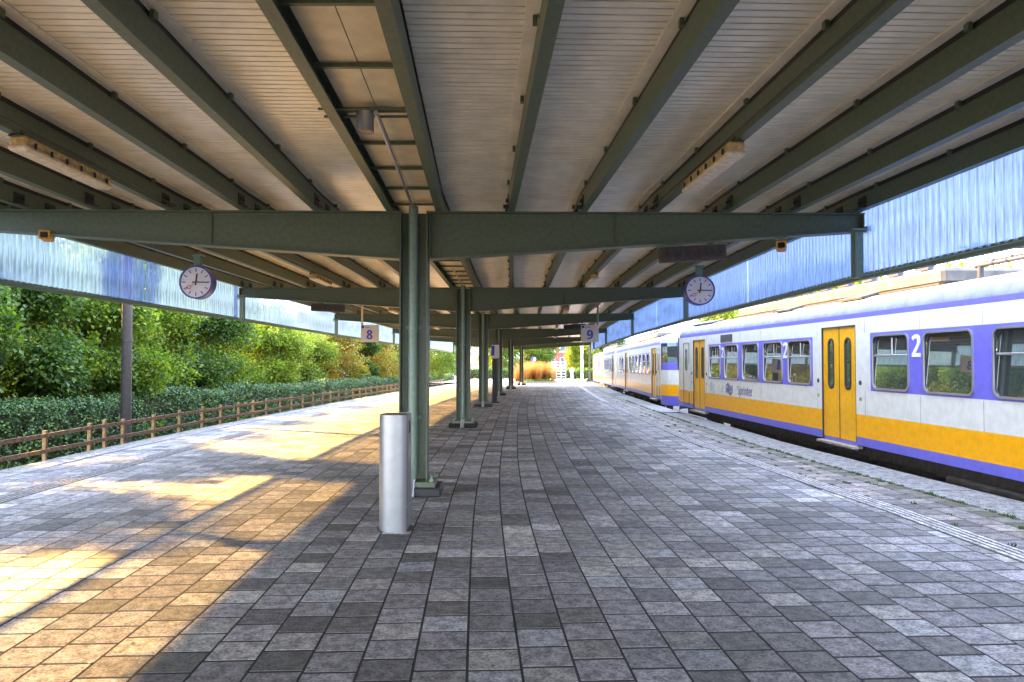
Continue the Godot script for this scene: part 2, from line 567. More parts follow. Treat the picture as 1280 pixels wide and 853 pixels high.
func build_platform() -> void:
	# the body of the platform: sand bed under the paving, with retaining walls down to the tracks
	var m := strip(-14, 78, 1.5, func(_d): return OFF_L, func(d): return off_r(d), -0.0026)
	var body := Node3D.new()
	body.name = "platform"
	add_child(body)
	body.set_meta("kind", "structure")
	body.set_meta("label", "island platform paved with square grey concrete tiles")
	part("joint_bed", m.done(), M.bed, body)
	m = MB.new()
	var d := -14.0
	while d < 78:
		var e := d + 1.5
		m.quad(P(off_r(d), d, -1.2), P(off_r(e), e, -1.2), P(off_r(e), e, -0.02), P(off_r(d), d, -0.02))
		m.quad(P(OFF_L, e, -1.2), P(OFF_L, d, -1.2), P(OFF_L, d, -0.02), P(OFF_L, e, -0.02))
		d = e
	part("retaining_wall", m.done(), M.wall, body)
	# paving tiles: columns along the line, each with its own joint phase
	var all := []
	var n_col := 0
	var off := OFF_L + 0.55
	while off < 5.7:
		var phase := rng.randf() * 0.3
		var dd := 1.2 + phase
		while dd < 77.5:
			var cr := off_r(dd + 0.15) - 1.96
			var gl := -5.15
			var a := off
			var b := off + 0.3
			if a < gl and b > gl: b = gl
			elif a >= gl - 0.001 and a < gl + 0.3 - 0.001:
				a = gl + 0.3
				if b <= a + 0.05: dd += 0.3; continue
			if a < cr - 0.05 and b - a > 0.05:
				b = minf(b, cr)
				all.append([dd, a, b, tone(), 0])
			dd += 0.3
		off += 0.3
		n_col += 1
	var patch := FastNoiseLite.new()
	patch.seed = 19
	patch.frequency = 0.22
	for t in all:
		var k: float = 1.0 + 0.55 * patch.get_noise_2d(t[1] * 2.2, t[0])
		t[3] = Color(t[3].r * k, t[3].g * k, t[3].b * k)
	# edge rows beyond the guide line on the train side: two tile rows and a mossy make-up row
	for row in 3:
		var dd := 1.2 + rng.randf() * 0.3
		var k := 0
		while dd < 77.5:
			var e0 := off_r(dd + 0.15) - 1.65 + row * 0.3
			var t := tone()
			t = Color(t.r * 0.76, t.g * 0.67, t.b * 0.60)
			if row == 2:
				t = Color(0.22, 0.20, 0.15) if k % 2 == 0 else Color(0.10, 0.095, 0.045)
				if rng.randf() < 0.25: t = Color(0.18, 0.16, 0.11)
			all.append([dd, e0, e0 + 0.3, t, 1])
			k += 1
			dd += 0.3
	# the 300 that show largest become single pieces
	var order := []
	for i in all.size():
		var t: Array = all[i]
		var x: float = cx(t[0] + 0.15) + (t[1] + t[2]) / 2
		var dm: float = t[0] + 0.15
		if dm > 2.5 and absf(x) < dm * 0.674 + 0.1 and dm > 3.75 and t[2] - t[1] > 0.28:
			order.append([dm * dm * dm, i])
	order.sort_custom(func(a, b): return a[0] < b[0])
	var single := {}
	for i in mini(300, order.size()): single[order[i][1]] = true
	var variants := []
	for i in 36:
		var tc := tone()
		variants.append([tc.g, tile_mesh(tc)])
	variants.sort_custom(func(a, b): return a[0] < b[0])
	m = MB.new()
	m.coloured = true
	for i in all.size():
		var t: Array = all[i]
		var d0: float = t[0]
		var lift := rng.randf_range(-0.0009, 0.0009)
		if single.has(i):
			var want: float = t[3].g
			var pick := 0
			for j in variants.size():
				if absf(variants[j][0] - want) < absf(variants[pick][0] - want): pick = j
			if rng.randf() < 0.5: pick = clampi(pick + rng.randi_range(-1, 1), 0, variants.size() - 1)
			var o := part("paving_tile", variants[pick][1], M.tile, body)
			o.position = P((t[1] + t[2]) / 2, d0 + 0.15, lift)
			o.rotation = Vector3(rng.randf_range(-0.003, 0.003), atan((cx(d0) - cx(d0 + 0.3)) / 0.3), rng.randf_range(-0.003, 0.003))
		else:
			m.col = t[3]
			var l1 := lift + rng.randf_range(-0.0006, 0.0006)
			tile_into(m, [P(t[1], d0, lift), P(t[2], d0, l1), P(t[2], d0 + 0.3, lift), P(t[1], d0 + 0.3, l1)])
	var rest := part("paving", m.done(), M.tile, body)
	rest.set_meta("kind", "stuff")
	rest.set_meta("label", "receding square paving tiles")
	# plain paving behind the camera and at the edge of the frame
	part("paving_behind", strip(-14, 1.2, 1.0, func(_d): return OFF_L + 0.5, func(d): return off_r(d) - 0.76, -0.008).done(), M.plaza, body)
	# ribbed guide tiles
	var gms := []
	for line in 2:   # two guide lines, each of one colour throughout: the line by the train is whitened, the one by the fence is plain worn concrete
		var g := MB.new()
		g.coloured = true
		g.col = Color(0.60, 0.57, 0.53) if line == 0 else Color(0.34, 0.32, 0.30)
		g.cbox(Vector3(0, -0.017, 0), Vector3(0.290, 0.022, 0.290), 0.003)
		for k in 4:
			g.cbox(Vector3(-0.108 + 0.072 * k, -0.002, 0), Vector3(0.046, 0.012, 0.288), 0.002)
		gms.append(g.done())
	for line in 2:
		var far_m := MB.new()
		far_m.coloured = true
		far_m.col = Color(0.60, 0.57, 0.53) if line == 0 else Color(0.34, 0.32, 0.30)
		var dd := 1.3
		while dd < 77:
			var oc: float = off_r(dd) - 1.8 if line == 0 else -5.0
			var p := P(oc, dd, 0.001)
			var yaw := atan((P(oc if line == 1 else off_r(dd - 0.15) - 1.8, dd - 0.15, 0).x - P(oc if line == 1 else off_r(dd + 0.15) - 1.8, dd + 0.15, 0).x) / 0.3)
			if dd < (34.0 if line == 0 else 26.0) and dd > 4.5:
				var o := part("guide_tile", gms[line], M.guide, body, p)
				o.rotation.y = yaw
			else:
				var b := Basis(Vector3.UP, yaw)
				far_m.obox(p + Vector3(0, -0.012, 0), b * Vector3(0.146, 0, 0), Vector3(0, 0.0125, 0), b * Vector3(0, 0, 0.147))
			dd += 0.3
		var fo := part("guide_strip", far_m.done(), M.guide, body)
		fo.set_meta("kind", "stuff")
	# concrete coping slabs along both edges
	for side in 2:
		var dd := -2.0
		while dd < 77:
			var l := 1.0 if side == 0 else 0.8
			var a := func(x): return (off_r(x) - 0.74) if side == 0 else OFF_L - 0.02
			var b := func(x): return (off_r(x) + 0.03) if side == 0 else OFF_L + (0.53 if int(dd * 7.0) % 3 == 0 else 0.50)
			var s := MB.new()
			var h := rng.randf_range(-0.003, 0.005)
			var e := dd + l - 0.012
			var q := [P(a.call(dd), dd, h), P(b.call(dd), dd, h), P(b.call(e), e, h), P(a.call(e), e, h)]
			var mid: Vector3 = (q[0] + q[1] + q[2] + q[3]) / 4
			var t := []
			for p in q: t.append(p + Vector3(signf(mid.x - p.x) * 0.012, 0, signf(mid.z - p.z) * 0.012))
			s.quad(t[0], t[1], t[2], t[3])
			for i in 4:
				var j := (i + 1) % 4
				var dn := Vector3(0, -0.012, 0)
				var dn2 := Vector3(0, -0.12, 0)
				s.quad(q[i] + dn, q[j] + dn, t[j], t[i])
				s.quad(q[i] + dn2, q[j] + dn2, q[j] + dn, q[i] + dn)
			part("coping_slab", s.done(), M.coping, body)
			dd += l

# ------------------------------------------------------------------ canopy
const BEAM_TOP := 3.617
const EDGE := 5.84
const PURLINS := [1.2, 2.13, 3.06, 3.99, 4.85, 5.68]

func c_profile(sgn: float) -> PackedVector2Array:   # web toward the centre line, flanges outward
	var h := 0.2
	var w := 0.09
	var t := 0.012
	var p := [Vector2(0, 0), Vector2(w, 0), Vector2(w, t), Vector2(t, t), Vector2(t, h - t), Vector2(w, h - t), Vector2(w, h), Vector2(0, h)]
	var q := PackedVector2Array()
	if sgn > 0:
		for v in p: q.append(v)
	else:
		for i in range(p.size() - 1, -1, -1): q.append(Vector2(-p[i].x, p[i].y))
	return q

func deck_board_profile(m: MB, i: int, t0: float, t1: float, oa: float, ob: float, h: float) -> void:
	# one narrow board across the bay, seen from below: flat pan with a rounded groove at each side
	var g := (t1 - t0)
	var ts := [t0, t0 + g * 0.075, t0 + g * 0.1, t1 - g * 0.1, t1 - g * 0.075, t1]
	var hs := [0.032, 0.032, 0.0, 0.0, 0.032, 0.032]
	for k in 5:
		m.quad(R(i, ts[k], ob, h + hs[k]), R(i, ts[k], oa, h + hs[k]), R(i, ts[k + 1], oa, h + hs[k + 1]), R(i, ts[k + 1], ob, h + hs[k + 1]))

func build_canopy() -> void:
	var can := Node3D.new()
	can.name = "platform_canopy"
	add_child(can)
	can.set_meta("label", "green steel platform canopy with beige board ceiling and corrugated side sheets")
	can.set_meta("category", "canopy")
	var deck_h := BEAM_TOP + 0.272
	# columns with downpipe, cross beams
	for i in CD.size():
		var yaw := -atan(slope(i))
		var base := Node3D.new()
		base.name = "column"
		can.add_child(base, true)
		base.position = node_at(i, 0, 0)
		base.rotation.y = yaw
		var m := MB.new()
		for s in [-1.0, 1.0]:
			m.cbox(Vector3(s * 0.171, BEAM_TOP / 2 + 0.09, 0), Vector3(0.018, BEAM_TOP - 0.18, 0.3), 0.003)
		m.box(Vector3(0, BEAM_TOP / 2 + 0.09, -0.02), Vector3(0.322, BEAM_TOP - 0.2, 0.012))
		part("shaft", m.done(), M.green, base)
		m = MB.new()
		m.cbox(Vector3(0, 0.145, 0), Vector3(0.58, 0.07, 0.5), 0.008)
		part("base_plate", m.done(), M.green, base)
		m = MB.new()
		m.cbox(Vector3(0, 0.055, 0), Vector3(0.72, 0.11, 0.6), 0.015)
		part("plinth", m.done(), M.black if i % 2 == 0 else M.bed, base)
		for s in [Vector2(-0.24, -0.19), Vector2(0.24, -0.19), Vector2(-0.24, 0.19), Vector2(0.24, 0.19)]:
			m = MB.new()
			m.tube(Vector3(0, 0.0, 0), Vector3(0, 0.03, 0), 0.034, 0.034, 6)
			m.tube(Vector3(0, 0.03, 0), Vector3(0, 0.07, 0), 0.015, 0.015, 8)
			part("bolt", m.done(), M.green_light, base, Vector3(s.x, 0.18, s.y))
		# downpipe on the face toward the camera, bent out over the base
		m = MB.new()
		m.tube(Vector3(-0.01, 0.32, 0.075), Vector3(-0.01, BEAM_TOP + 0.06, 0.075), 0.062, 0.062, 16)
		m.tube(Vector3(-0.01, 0.33, 0.075), Vector3(-0.01, 0.17, 0.19), 0.06, 0.056, 12)
		part("downpipe", m.done(), M.green_light, base)
		m = MB.new()
		m.tube(Vector3(-0.01, 0.19, 0.2), Vector3(-0.01, 0.0, 0.34), 0.05, 0.05, 12)
		part("pipe_shoe", m.done(), M.metal, base)
		for h in [0.95, 2.1]:
			m = MB.new()
			m.tube(Vector3(-0.01, h, 0.075), Vector3(-0.01, h + 0.05, 0.075), 0.072, 0.072, 16)
			m.tube(Vector3(-0.01, h + 0.09, 0.075), Vector3(-0.01, h + 0.1, 0.075), 0.068, 0.068, 16)
			m.box(Vector3(-0.01, h + 0.025, 0.03), Vector3(0.2, 0.04, 0.006))
			part("pipe_collar", m.done(), M.green_light, base)
		for sgn in [-1.0, 1.0]:
			var bm := MB.new()
			var x0 := 0.186
			var x1 := EDGE
			var hc := 0.60
			var he := 0.22
			# web
			var poly := PackedVector2Array([Vector2(x0, BEAM_TOP - hc), Vector2(x1, BEAM_TOP - he), Vector2(x1, BEAM_TOP - 0.016), Vector2(x0, BEAM_TOP - 0.016)])
			if sgn < 0:
				var q := PackedVector2Array()
				for k in range(3, -1, -1): q.append(Vector2(-poly[k].x, poly[k].y))
				poly = q
			bm.plate(poly, Vector3(0, 0, -0.006), Vector3.RIGHT, Vector3.UP, 0.012)
			# flanges
			bm.cbox(Vector3(sgn * (x0 + x1) / 2, BEAM_TOP - 0.008, 0), Vector3(x1 - x0, 0.016, 0.22), 0.003)
			var sl := (hc - he) / (x1 - x0)
			var ux := Vector3(1, sgn * sl, 0).normalized()
			bm.obox(Vector3(sgn * (x0 + x1) / 2, BEAM_TOP - (hc + he) / 2 - 0.008, 0), ux * ((x1 - x0) / 2 * sqrt(1 + sl * sl)), ux.cross(Vector3.BACK) * -0.008, Vector3(0, 0, 0.11))
			var beam := part("cross_beam", bm.done(), M.green, base)
			for xs in [[x0 + 0.012, hc], [2.6, hc - (2.6 - x0) * sl], [x1 - 0.012, he]]:
				var st := MB.new()
				var hh: float = xs[1] - 0.02
				st.box(Vector3(sgn * xs[0], BEAM_TOP - 0.018 - hh / 2, 0), Vector3(0.014 if xs[0] != 2.6 else 0.008, hh, 0.2 if xs[0] != 2.6 else 0.06))
				part("stiffener", st.done(), M.green, beam)
			# hanger post at the beam end carrying the side sheets
			var pm := MB.new()
			pm.cbox(Vector3(sgn * (EDGE - 0.06), 3.09, 0), Vector3(0.11, 0.62, 0.13), 0.006)
			part("hanger_post", pm.done(), M.green_light, base)
			pm = MB.new()
			pm.cbox(Vector3(sgn * (EDGE - 0.03), 3.405, 0), Vector3(0.3, 0.025, 0.24), 0.004)
			pm.cbox(Vector3(sgn * (EDGE + 0.07), 3.43, 0), Vector3(0.06, 0.05, 0.2), 0.004)
			part("bracket", pm.done(), M.green_light, base)
	# bays
	for i in CD.size() - 1:
		for sgn in [-1.0, 1.0]:
			# purlins on top of the beams
			for k in PURLINS.size():
				var o: float = PURLINS[k] * sgn
				var m := MB.new()
				m.sweep(c_profile(sgn), R(i, 0, o, BEAM_TOP + 0.001), R(i, 1, o, BEAM_TOP + 0.001))
				var pu := part("purlin", m.done(), M.green, can)
				# beige ledge strip between purlin and boards, with clips
				m = MB.new()
				m.sweep(rect(0.09, 0.014), R(i, 0, o - sgn * 0.035, BEAM_TOP + 0.262), R(i, 1, o - sgn * 0.035, BEAM_TOP + 0.262))
				part("ledge_strip", m.done(), M.deck, pu)
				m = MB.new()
				m.sweep(rect(0.03, 0.052), R(i, 0, o + sgn * 0.03, BEAM_TOP + 0.228), R(i, 1, o + sgn * 0.03, BEAM_TOP + 0.228))  # black strip standing in for the shadow line between purlin and ledge
				part("ledge_shade_strip", m.done(), M.black, pu)
				if i >= 1 and i <= 3:
					for t in ([0.035, 0.965] if i == 1 else [0.03, 0.97]):
						m = MB.new()
						var p0 := R(i, t, o - sgn * 0.007, BEAM_TOP + 0.075)
						m.box(p0, Vector3(0.012, 0.145, 0.2))
						m.box(p0 + Vector3(-sgn * 0.03, -0.066, 0), Vector3(0.06, 0.012, 0.2))
						for b in 2:
							var c := p0 + Vector3(-sgn * 0.006, 0.01, -0.045 + 0.09 * b)
							m.tube(c, c - Vector3(sgn * 0.022, 0, 0), 0.016, 0.016, 6)
						part("cleat", m.done(), M.black, pu)
					var cl := MB.new()
					for b in 7:
						var c := R(i, (b + 0.5) / 7.0, o - sgn * 0.028, BEAM_TOP + 0.226)
						cl.box(c + Vector3(sgn * 0.012, 0, 0), Vector3(0.03, 0.05, 0.05))
					part("clip_row", cl.done(), M.green, pu)
			# board ceiling
			var lay := func(m: MB, t0: float, t1: float) -> void:
				deck_board_profile(m, i, t0, t1, 0.36 * sgn if sgn > 0 else -5.86, 5.86 if sgn > 0 else -0.36, deck_h)
			var span: float = CD[i + 1] - CD[i]
			var nb := int(round(span / 0.093))
			var rest := MB.new()
			for b in nb:
				var t0 := float(b) / nb
				var t1 := float(b + 1) / nb
				var dd := lerpf(CD[i], CD[i + 1], t0)
				if i == 1 and dd > 3.6:
					var m := MB.new()
					lay.call(m, t0, t1)
					part("ceiling_board", m.done(), M.deck, can)
				else:
					lay.call(rest, t0, t1)
			if rest.v.size() > 0:
				var ro := part("ceiling_boards", rest.done(), M.deck, can)
				ro.set_meta("kind", "stuff")
			# roof skin above the boards keeps the sky out
			var sk := MB.new()
			sk.sweep(rect(5.62, 0.05), R(i, 0, sgn * 3.11, deck_h + 0.075), R(i, 1, sgn * 3.11, deck_h + 0.075))
			part("roof_skin", sk.done(), M.roof_grey, can)
			# bottom rail and corrugated side sheets
			var rl := MB.new()
			rl.sweep(rect(0.08, 0.045), R(i, 0, sgn * (EDGE + 0.04), 2.785), R(i, 1, sgn * (EDGE + 0.04), 2.785))
			rl.sweep(rect(0.05, 0.03), R(i, 0, sgn * (EDGE + 0.065), 2.838), R(i, 1, sgn * (EDGE + 0.065), 2.838))
			part("sheet_rail", rl.done(), M.green_light, can)
			for half in 2:
				var ta := 0.5 * half + (0.0 if half == 0 else 0.0015)
				var tb := 0.5 + 0.5 * half - (0.0015 if half == 0 else 0.0)
				var nr := int(round(span / 2 / 0.13))
				var m := MB.new()
				var oo := []
				for r in nr:
					oo.append([float(r) / nr, 0.0]); oo.append([(r + 0.34) / nr, 0.0]); oo.append([(r + 0.5) / nr, 0.03]); oo.append([(r + 0.84) / nr, 0.03])
				oo.append([1.0, 0.0])
				for r in oo.size() - 1:
					var t0: float = lerpf(ta, tb, oo[r][0])
					var t1: float = lerpf(ta, tb, oo[r + 1][0])
					var e0: float = sgn * (EDGE + 0.03 + oo[r][1])
					var e1: float = sgn * (EDGE + 0.03 + oo[r + 1][1])
					var q := [R(i, t0, e0, 2.83), R(i, t1, e1, 2.83), R(i, t1, e1, BEAM_TOP + 0.2), R(i, t0, e0, BEAM_TOP + 0.2)]
					if sgn > 0: m.quad(q[0], q[1], q[2], q[3])
					else: m.quad(q[3], q[2], q[1], q[0])
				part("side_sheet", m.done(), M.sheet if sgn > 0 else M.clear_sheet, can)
			# fascia board capping the sheets at roof level
			var fm := MB.new()
			fm.sweep(rect(0.03, 0.2), R(i, 0, sgn * (EDGE + 0.1), deck_h + 0.0), R(i, 1, sgn * (EDGE + 0.1), deck_h + 0.0))
			part("fascia_board", fm.done(), M.green, can)
		# valley gutter between its two edge members
		for sgn in [-1.0, 1.0]:
			var m := MB.new()
			m.sweep(c_profile(-sgn), R(i, 0, sgn * 0.36, BEAM_TOP + 0.001), R(i, 1, sgn * 0.36, BEAM_TOP + 0.001))
			m.sweep(rect(0.09, 0.012), R(i, 0, sgn * 0.30, BEAM_TOP + 0.21), R(i, 1, sgn * 0.30, BEAM_TOP + 0.21))
			part("gutter_edge", m.done(), M.green, can)
		var nbar := int(round((CD[i + 1] - CD[i]) / 0.92))
		for b in nbar:
			for s in 2:
				var m := MB.new()
				var oc := -0.133 + 0.266 * s
				m.sweep(rect(0.258, 0.012), R(i, (b + 0.005) / nbar, oc, BEAM_TOP + 0.135), R(i, (b + 0.995) / nbar, oc, BEAM_TOP + 0.135))
				part("gutter_board", m.done(), M.panel_beige, can)
			var m2 := MB.new()
			var pc := R(i, float(b) / nbar, 0, BEAM_TOP + 0.105)
			m2.box(pc, Vector3(0.6, 0.03, 0.035))
			part("gutter_bar", m2.done(), M.green, can)
		var gs := MB.new()
		gs.sweep(rect(0.74, 0.03), R(i, 0, 0, deck_h + 0.06), R(i, 1, 0, deck_h + 0.06))
		part("gutter_lining", gs.done(), M.roof_grey, can)
	# conduits clipped to two purlins of the near bays
	for i in [1, 2]:
		for o in [3.04, -3.0]:
			var m := MB.new()
			m.tube(R(i, 0.02, o - signf(o) * 0.02, BEAM_TOP + 0.03), R(i, 0.98, o - signf(o) * 0.02, BEAM_TOP + 0.03), 0.009, 0.009, 6)
			part("conduit", m.done(), M.cable, can)
		var m3 := MB.new()
		m3.tube(R(i, 0.62, 0.02, BEAM_TOP + 0.03), R(i, 1.0, -0.01, BEAM_TOP + 0.03), 0.02, 0.02, 8)
		part("conduit", m3.done(), M.metal, can)

# ------------------------------------------------------------------ trains
func train_car(called: String, label: String, o: Vector3, to: Vector3, windows: Array, doors: Array, opts: Dictionary) -> Node3D:
	var t := thing(called, label, "train", o)
	var ax := (to - o).normalized()
	var L := (to - o).length()
	var side := ax.cross(Vector3.UP).normalized()
	t.basis = Basis(ax, side.cross(ax), side)
	var W := 2.8
	var X := Vector3(-1, 0, 0)
	var Y := Vector3.UP
	var s_a: float = opts.get("start", 0.0)
	var s_b: float = opts.get("stop", L)
	var q := func(m: MB, s0: float, s1: float, y0: float, y1: float, w := 0.0) -> void:
		if s1 - s0 > 0.001: m.quad(Vector3(s1, y0, w), Vector3(s0, y0, w), Vector3(s0, y1, w), Vector3(s1, y1, w))
	# solid stretches of the side between doors
	var solid := []
	var s := s_a
	for dr in doors:
		solid.append([s, dr[0]])
		s = dr[1]
	solid.append([s, s_b])
	var wbs: Array = opts.get("bands", [[s_a, s_b]])
	var skirt := MB.new()
	var orange := MB.new()
	var white := MB.new()
	var blue := MB.new()
	for z in solid:
		q.call(skirt, z[0], z[1], 0.21, 0.36)
		skirt.quad(Vector3(z[0], 0.21, 0.0), Vector3(z[1], 0.21, 0.0), Vector3(z[1], 0.21, 0.5), Vector3(z[0], 0.21, 0.5))
		q.call(orange, z[0], z[1], 0.36, 0.76)
		q.call(white, z[0], z[1], 0.76, 1.19)
		q.call(white, z[0], z[1], 2.19, 2.47)
		# window band, with openings
		var cur: float = z[0]
		var wb: Array = [z[0], z[0]]
		for x in wbs:
			if x[1] > z[0] and x[0] < z[1]: wb = x
		blue = MB.new()
		for wn in windows:
			if wn[0] > z[0] and wn[1] < z[1]:
				band_fill(q, blue, white, cur, wn[0], 1.19, 2.19, wb)
				q.call(blue, wn[0], wn[1], 1.19, 1.245)
				q.call(blue, wn[0], wn[1], 2.12, 2.19)
				cur = wn[1]
		band_fill(q, blue, white, cur, z[1], 1.19, 2.19, wb)
		if blue.v.size() > 0: part("window_band", blue.done(), M.blue, t)
	for dr in doors:
		q.call(white, dr[0], dr[1], 2.34, 2.47)
		q.call(skirt, dr[0], dr[1], 0.1, 0.25, 0.03)
	var cant := MB.new()
	q.call(cant, s_a, s_b, 2.47, 2.555)
	part("side_skirt", skirt.done(), M.blue, t)
	part("yellow_band", orange.done(), M.orange, t)
	part("side_panel", white.done(), M.white_paint, t)
	part("cantrail_stripe", cant.done(), M.blue, t)
	# roof: curved shell over to the other side, then the far wall
	var roof := MB.new()
	var prof := []
	for k in 13:
		var a := PI * k / 12.0
		prof.append(Vector2(W / 2 - cos(a) * W / 2, 2.555 + pow(sin(a), 0.75) * 0.42))
	for k in 12:
		var p: Vector2 = prof[k]
		var r: Vector2 = prof[k + 1]
		var n0 := Vector3(0, 1.6 * sin(PI * k / 12.0) + 0.25, -cos(PI * k / 12.0)).normalized()
		var n1 := Vector3(0, 1.6 * sin(PI * (k + 1) / 12.0) + 0.25, -cos(PI * (k + 1) / 12.0)).normalized()
		roof.quadn(Vector3(s_b, p.y, p.x), Vector3(s_a, p.y, p.x), Vector3(s_a, r.y, r.x), Vector3(s_b, r.y, r.x), n0, n0, n1, n1)
	part("roof", roof.done(), M.roof_grey, t)
	var far_wall := MB.new()
	far_wall.quad(Vector3(s_a, 0.19, W), Vector3(s_b, 0.19, W), Vector3(s_b, 1.25, W), Vector3(s_a, 1.25, W))
	far_wall.quad(Vector3(s_a, 2.1, W), Vector3(s_b, 2.1, W), Vector3(s_b, 2.555, W), Vector3(s_a, 2.555, W))
	var k2 := s_a
	while k2 < s_b - 0.3:
		far_wall.quad(Vector3(k2, 1.25, W), Vector3(k2 + 0.4, 1.25, W), Vector3(k2 + 0.4, 2.1, W), Vector3(k2, 2.1, W))
		k2 += 1.46
	part("far_wall", far_wall.done(), M.white_paint, t)
	# cabin inside: floor, ceiling, linings, seats
	var cab := MB.new()
	cab.quad(Vector3(s_a, 2.42, 0.05), Vector3(s_b, 2.42, 0.05), Vector3(s_b, 2.42, W - 0.05), Vector3(s_a, 2.42, W - 0.05))
	part("cabin_ceiling", cab.done(), M.inner, t)
	cab = MB.new()
	cab.quad(Vector3(s_a, 0.3, W), Vector3(s_b, 0.3, W), Vector3(s_b, 0.3, 0.04), Vector3(s_a, 0.3, 0.04))
	part("cabin_floor", cab.done(), M.floor_in, t)
	for e in [s_a, s_b]:
		cab = MB.new()
		var pl := PackedVector2Array([Vector2(0.0, 0.19), Vector2(W, 0.19), Vector2(W, 2.555)])
		for k in range(11, 0, -1): pl.append(prof[k])
		pl.append(Vector2(0, 2.555))
		cab.plate(pl, Vector3(e, 0, 0), Vector3(0, 0, 1), Vector3.UP, 0.02)
		part("end_wall", cab.done(), M.white_paint, t)
	var seat := MB.new()
	seat.cbox(Vector3(0, 0.62, 0), Vector3(0.45, 0.14, 0.95), 0.03)
	seat.cbox(Vector3(0.24, 0.98, 0), Vector3(0.12, 0.7, 0.95), 0.04)
	var seat_m := seat.done()
	for wn in windows:
		for z in [0.62, 2.2]:
			part("seat", seat_m, M.seat, t, Vector3((wn[0] + wn[1]) / 2 + 0.1, 0, z))
	# windows
	var idx := 0
	for wn in windows:
		var w: float = wn[1] - wn[0]
		var c := Vector3((wn[0] + wn[1]) / 2, 1.685, -0.014)
		var f := MB.new()
		f.ring(rrect(w + 0.05, 0.93, 0.125), rrect(w - 0.002, 0.868, 0.1), c + Vector3(0, 0, 0.02), X, Y, 0.026)
		var fr := part("window_frame", f.done(), M.metal, t)
		f = MB.new()
		f.ring(rrect(w, 0.87, 0.1), rrect(w - 0.035, 0.835, 0.09), c + Vector3(0, 0, 0.03), X, Y, 0.016)
		part("seal", f.done(), M.rubber, fr)
		f = MB.new()
		f.plate(rrect(w - 0.01, 0.86, 0.095), c + Vector3(0, 0, 0.036), X, Vector3(0, 1, 0.05).normalized(), 0.002)
		part("pane", f.done(), M.glass, fr)
		if idx % 4 != 2:
			f = MB.new()
			f.cbox(c + Vector3(0, 0.11, 0.02), Vector3(w - 0.06, 0.03, 0.02), 0.004)
			f.cbox(c + Vector3(-0.05, 0.26, 0.02), Vector3(0.03, 0.28, 0.02), 0.004)
			part("transom", f.done(), M.metal, fr)
		idx += 1
	# doors
	for dr in doors:
		var w: float = (dr[1] - dr[0]) / 2
		for k in 2:
			var c := Vector3(dr[0] + w * (k + 0.5), 1.295, 0.028)
			var d := MB.new()
			# leaf with a tall narrow window opening
			var outer := rect(w - 0.012, 2.08)
			var op := Vector2(0.2, 0.92)
			var oc := Vector2(0.0, 0.36)
			var rects := [[-outer[1].x, -1.04, outer[1].x, oc.y - op.y / 2], [-outer[1].x, oc.y + op.y / 2, outer[1].x, 1.04], [-outer[1].x, oc.y - op.y / 2, -op.x / 2, oc.y + op.y / 2], [op.x / 2, oc.y - op.y / 2, outer[1].x, oc.y + op.y / 2]]
			for r in rects:
				var p0 := c + Vector3(-r[0], r[1], 0)
				var p1 := c + Vector3(-r[2], r[3], 0)
				d.quad(Vector3(p0.x, p0.y, p0.z), Vector3(p1.x, p0.y, p0.z), Vector3(p1.x, p1.y, p0.z), Vector3(p0.x, p1.y, p0.z))
			var leaf := part("door_leaf", d.done(), M.door, t)
			d = MB.new()
			d.ring(rrect(0.25, 0.97, 0.12), rrect(0.17, 0.89, 0.085), c + Vector3(0, oc.y, 0.004), X, Y, 0.014)
			part("window_seal", d.done(), M.rubber, leaf)
			d = MB.new()
			d.plate(rrect(0.19, 0.91, 0.09), c + Vector3(0, oc.y, 0.008), X, Y, 0.002)
			part("pane", d.done(), M.glass, leaf)
		var fr := MB.new()
		fr.box(Vector3(dr[0] + w, 1.295, 0.03), Vector3(0.02, 2.08, 0.016))
		fr.box(Vector3(dr[0] - 0.003, 1.3, 0.012), Vector3(0.012, 2.1, 0.03))
		fr.box(Vector3(dr[1] + 0.003, 1.3, 0.012), Vector3(0.012, 2.1, 0.03))
		fr.box(Vector3(dr[0] + w, 2.345, 0.012), Vector3(w * 2 + 0.02, 0.02, 0.03))
		part("door_seal", fr.done(), M.rubber, t)
		fr = MB.new()
		fr.cbox(Vector3(dr[0] + w, 0.16, -0.005), Vector3(w * 2 + 0.1, 0.045, 0.2), 0.006)
		part("door_step", fr.done(), M.step, t)
	# panel seams, door buttons, grab handles
	var sx := s_a + 0.6
	while sx < s_b - 0.4:
		var clash := false
		for z in windows + doors:
			if sx > z[0] - 0.12 and sx < z[1] + 0.12: clash = true
		if not clash:
			for yy in [[0.76, 1.18], [2.2, 2.46]]:
				var sm2 := MB.new()
				sm2.box(Vector3(sx, (yy[0] + yy[1]) / 2, -0.0012), Vector3(0.006, yy[1] - yy[0], 0.0024))
				part("panel_seam", sm2.done(), M.seam, t)
		sx += 1.46 if clash == false else 0.2
	for dr in doors:
		for e2 in [dr[0] - 0.17, dr[1] + 0.17]:
			var bt := MB.new()
			bt.tube(Vector3(e2, 1.32, 0.0), Vector3(e2, 1.32, -0.012), 0.045, 0.04, 14)
			part("door_button", bt.done(), M.grille, t)
			bt = MB.new()
			bt.box(Vector3(e2, 1.03, -0.002), Vector3(0.09, 0.06, 0.004))
			part("notice_plate", bt.done(), M.step, t)
	# underframe, equipment and wheels
	var u := MB.new()
	u.box(Vector3((s_a + s_b) / 2, 0.1, W / 2), Vector3(s_b - s_a - 0.2, 0.3, W - 0.5))
	part("underframe", u.done(), M.under, t)
	var e := s_a + 4.6
	var r2 := RandomNumberGenerator.new()
	r2.seed = 11
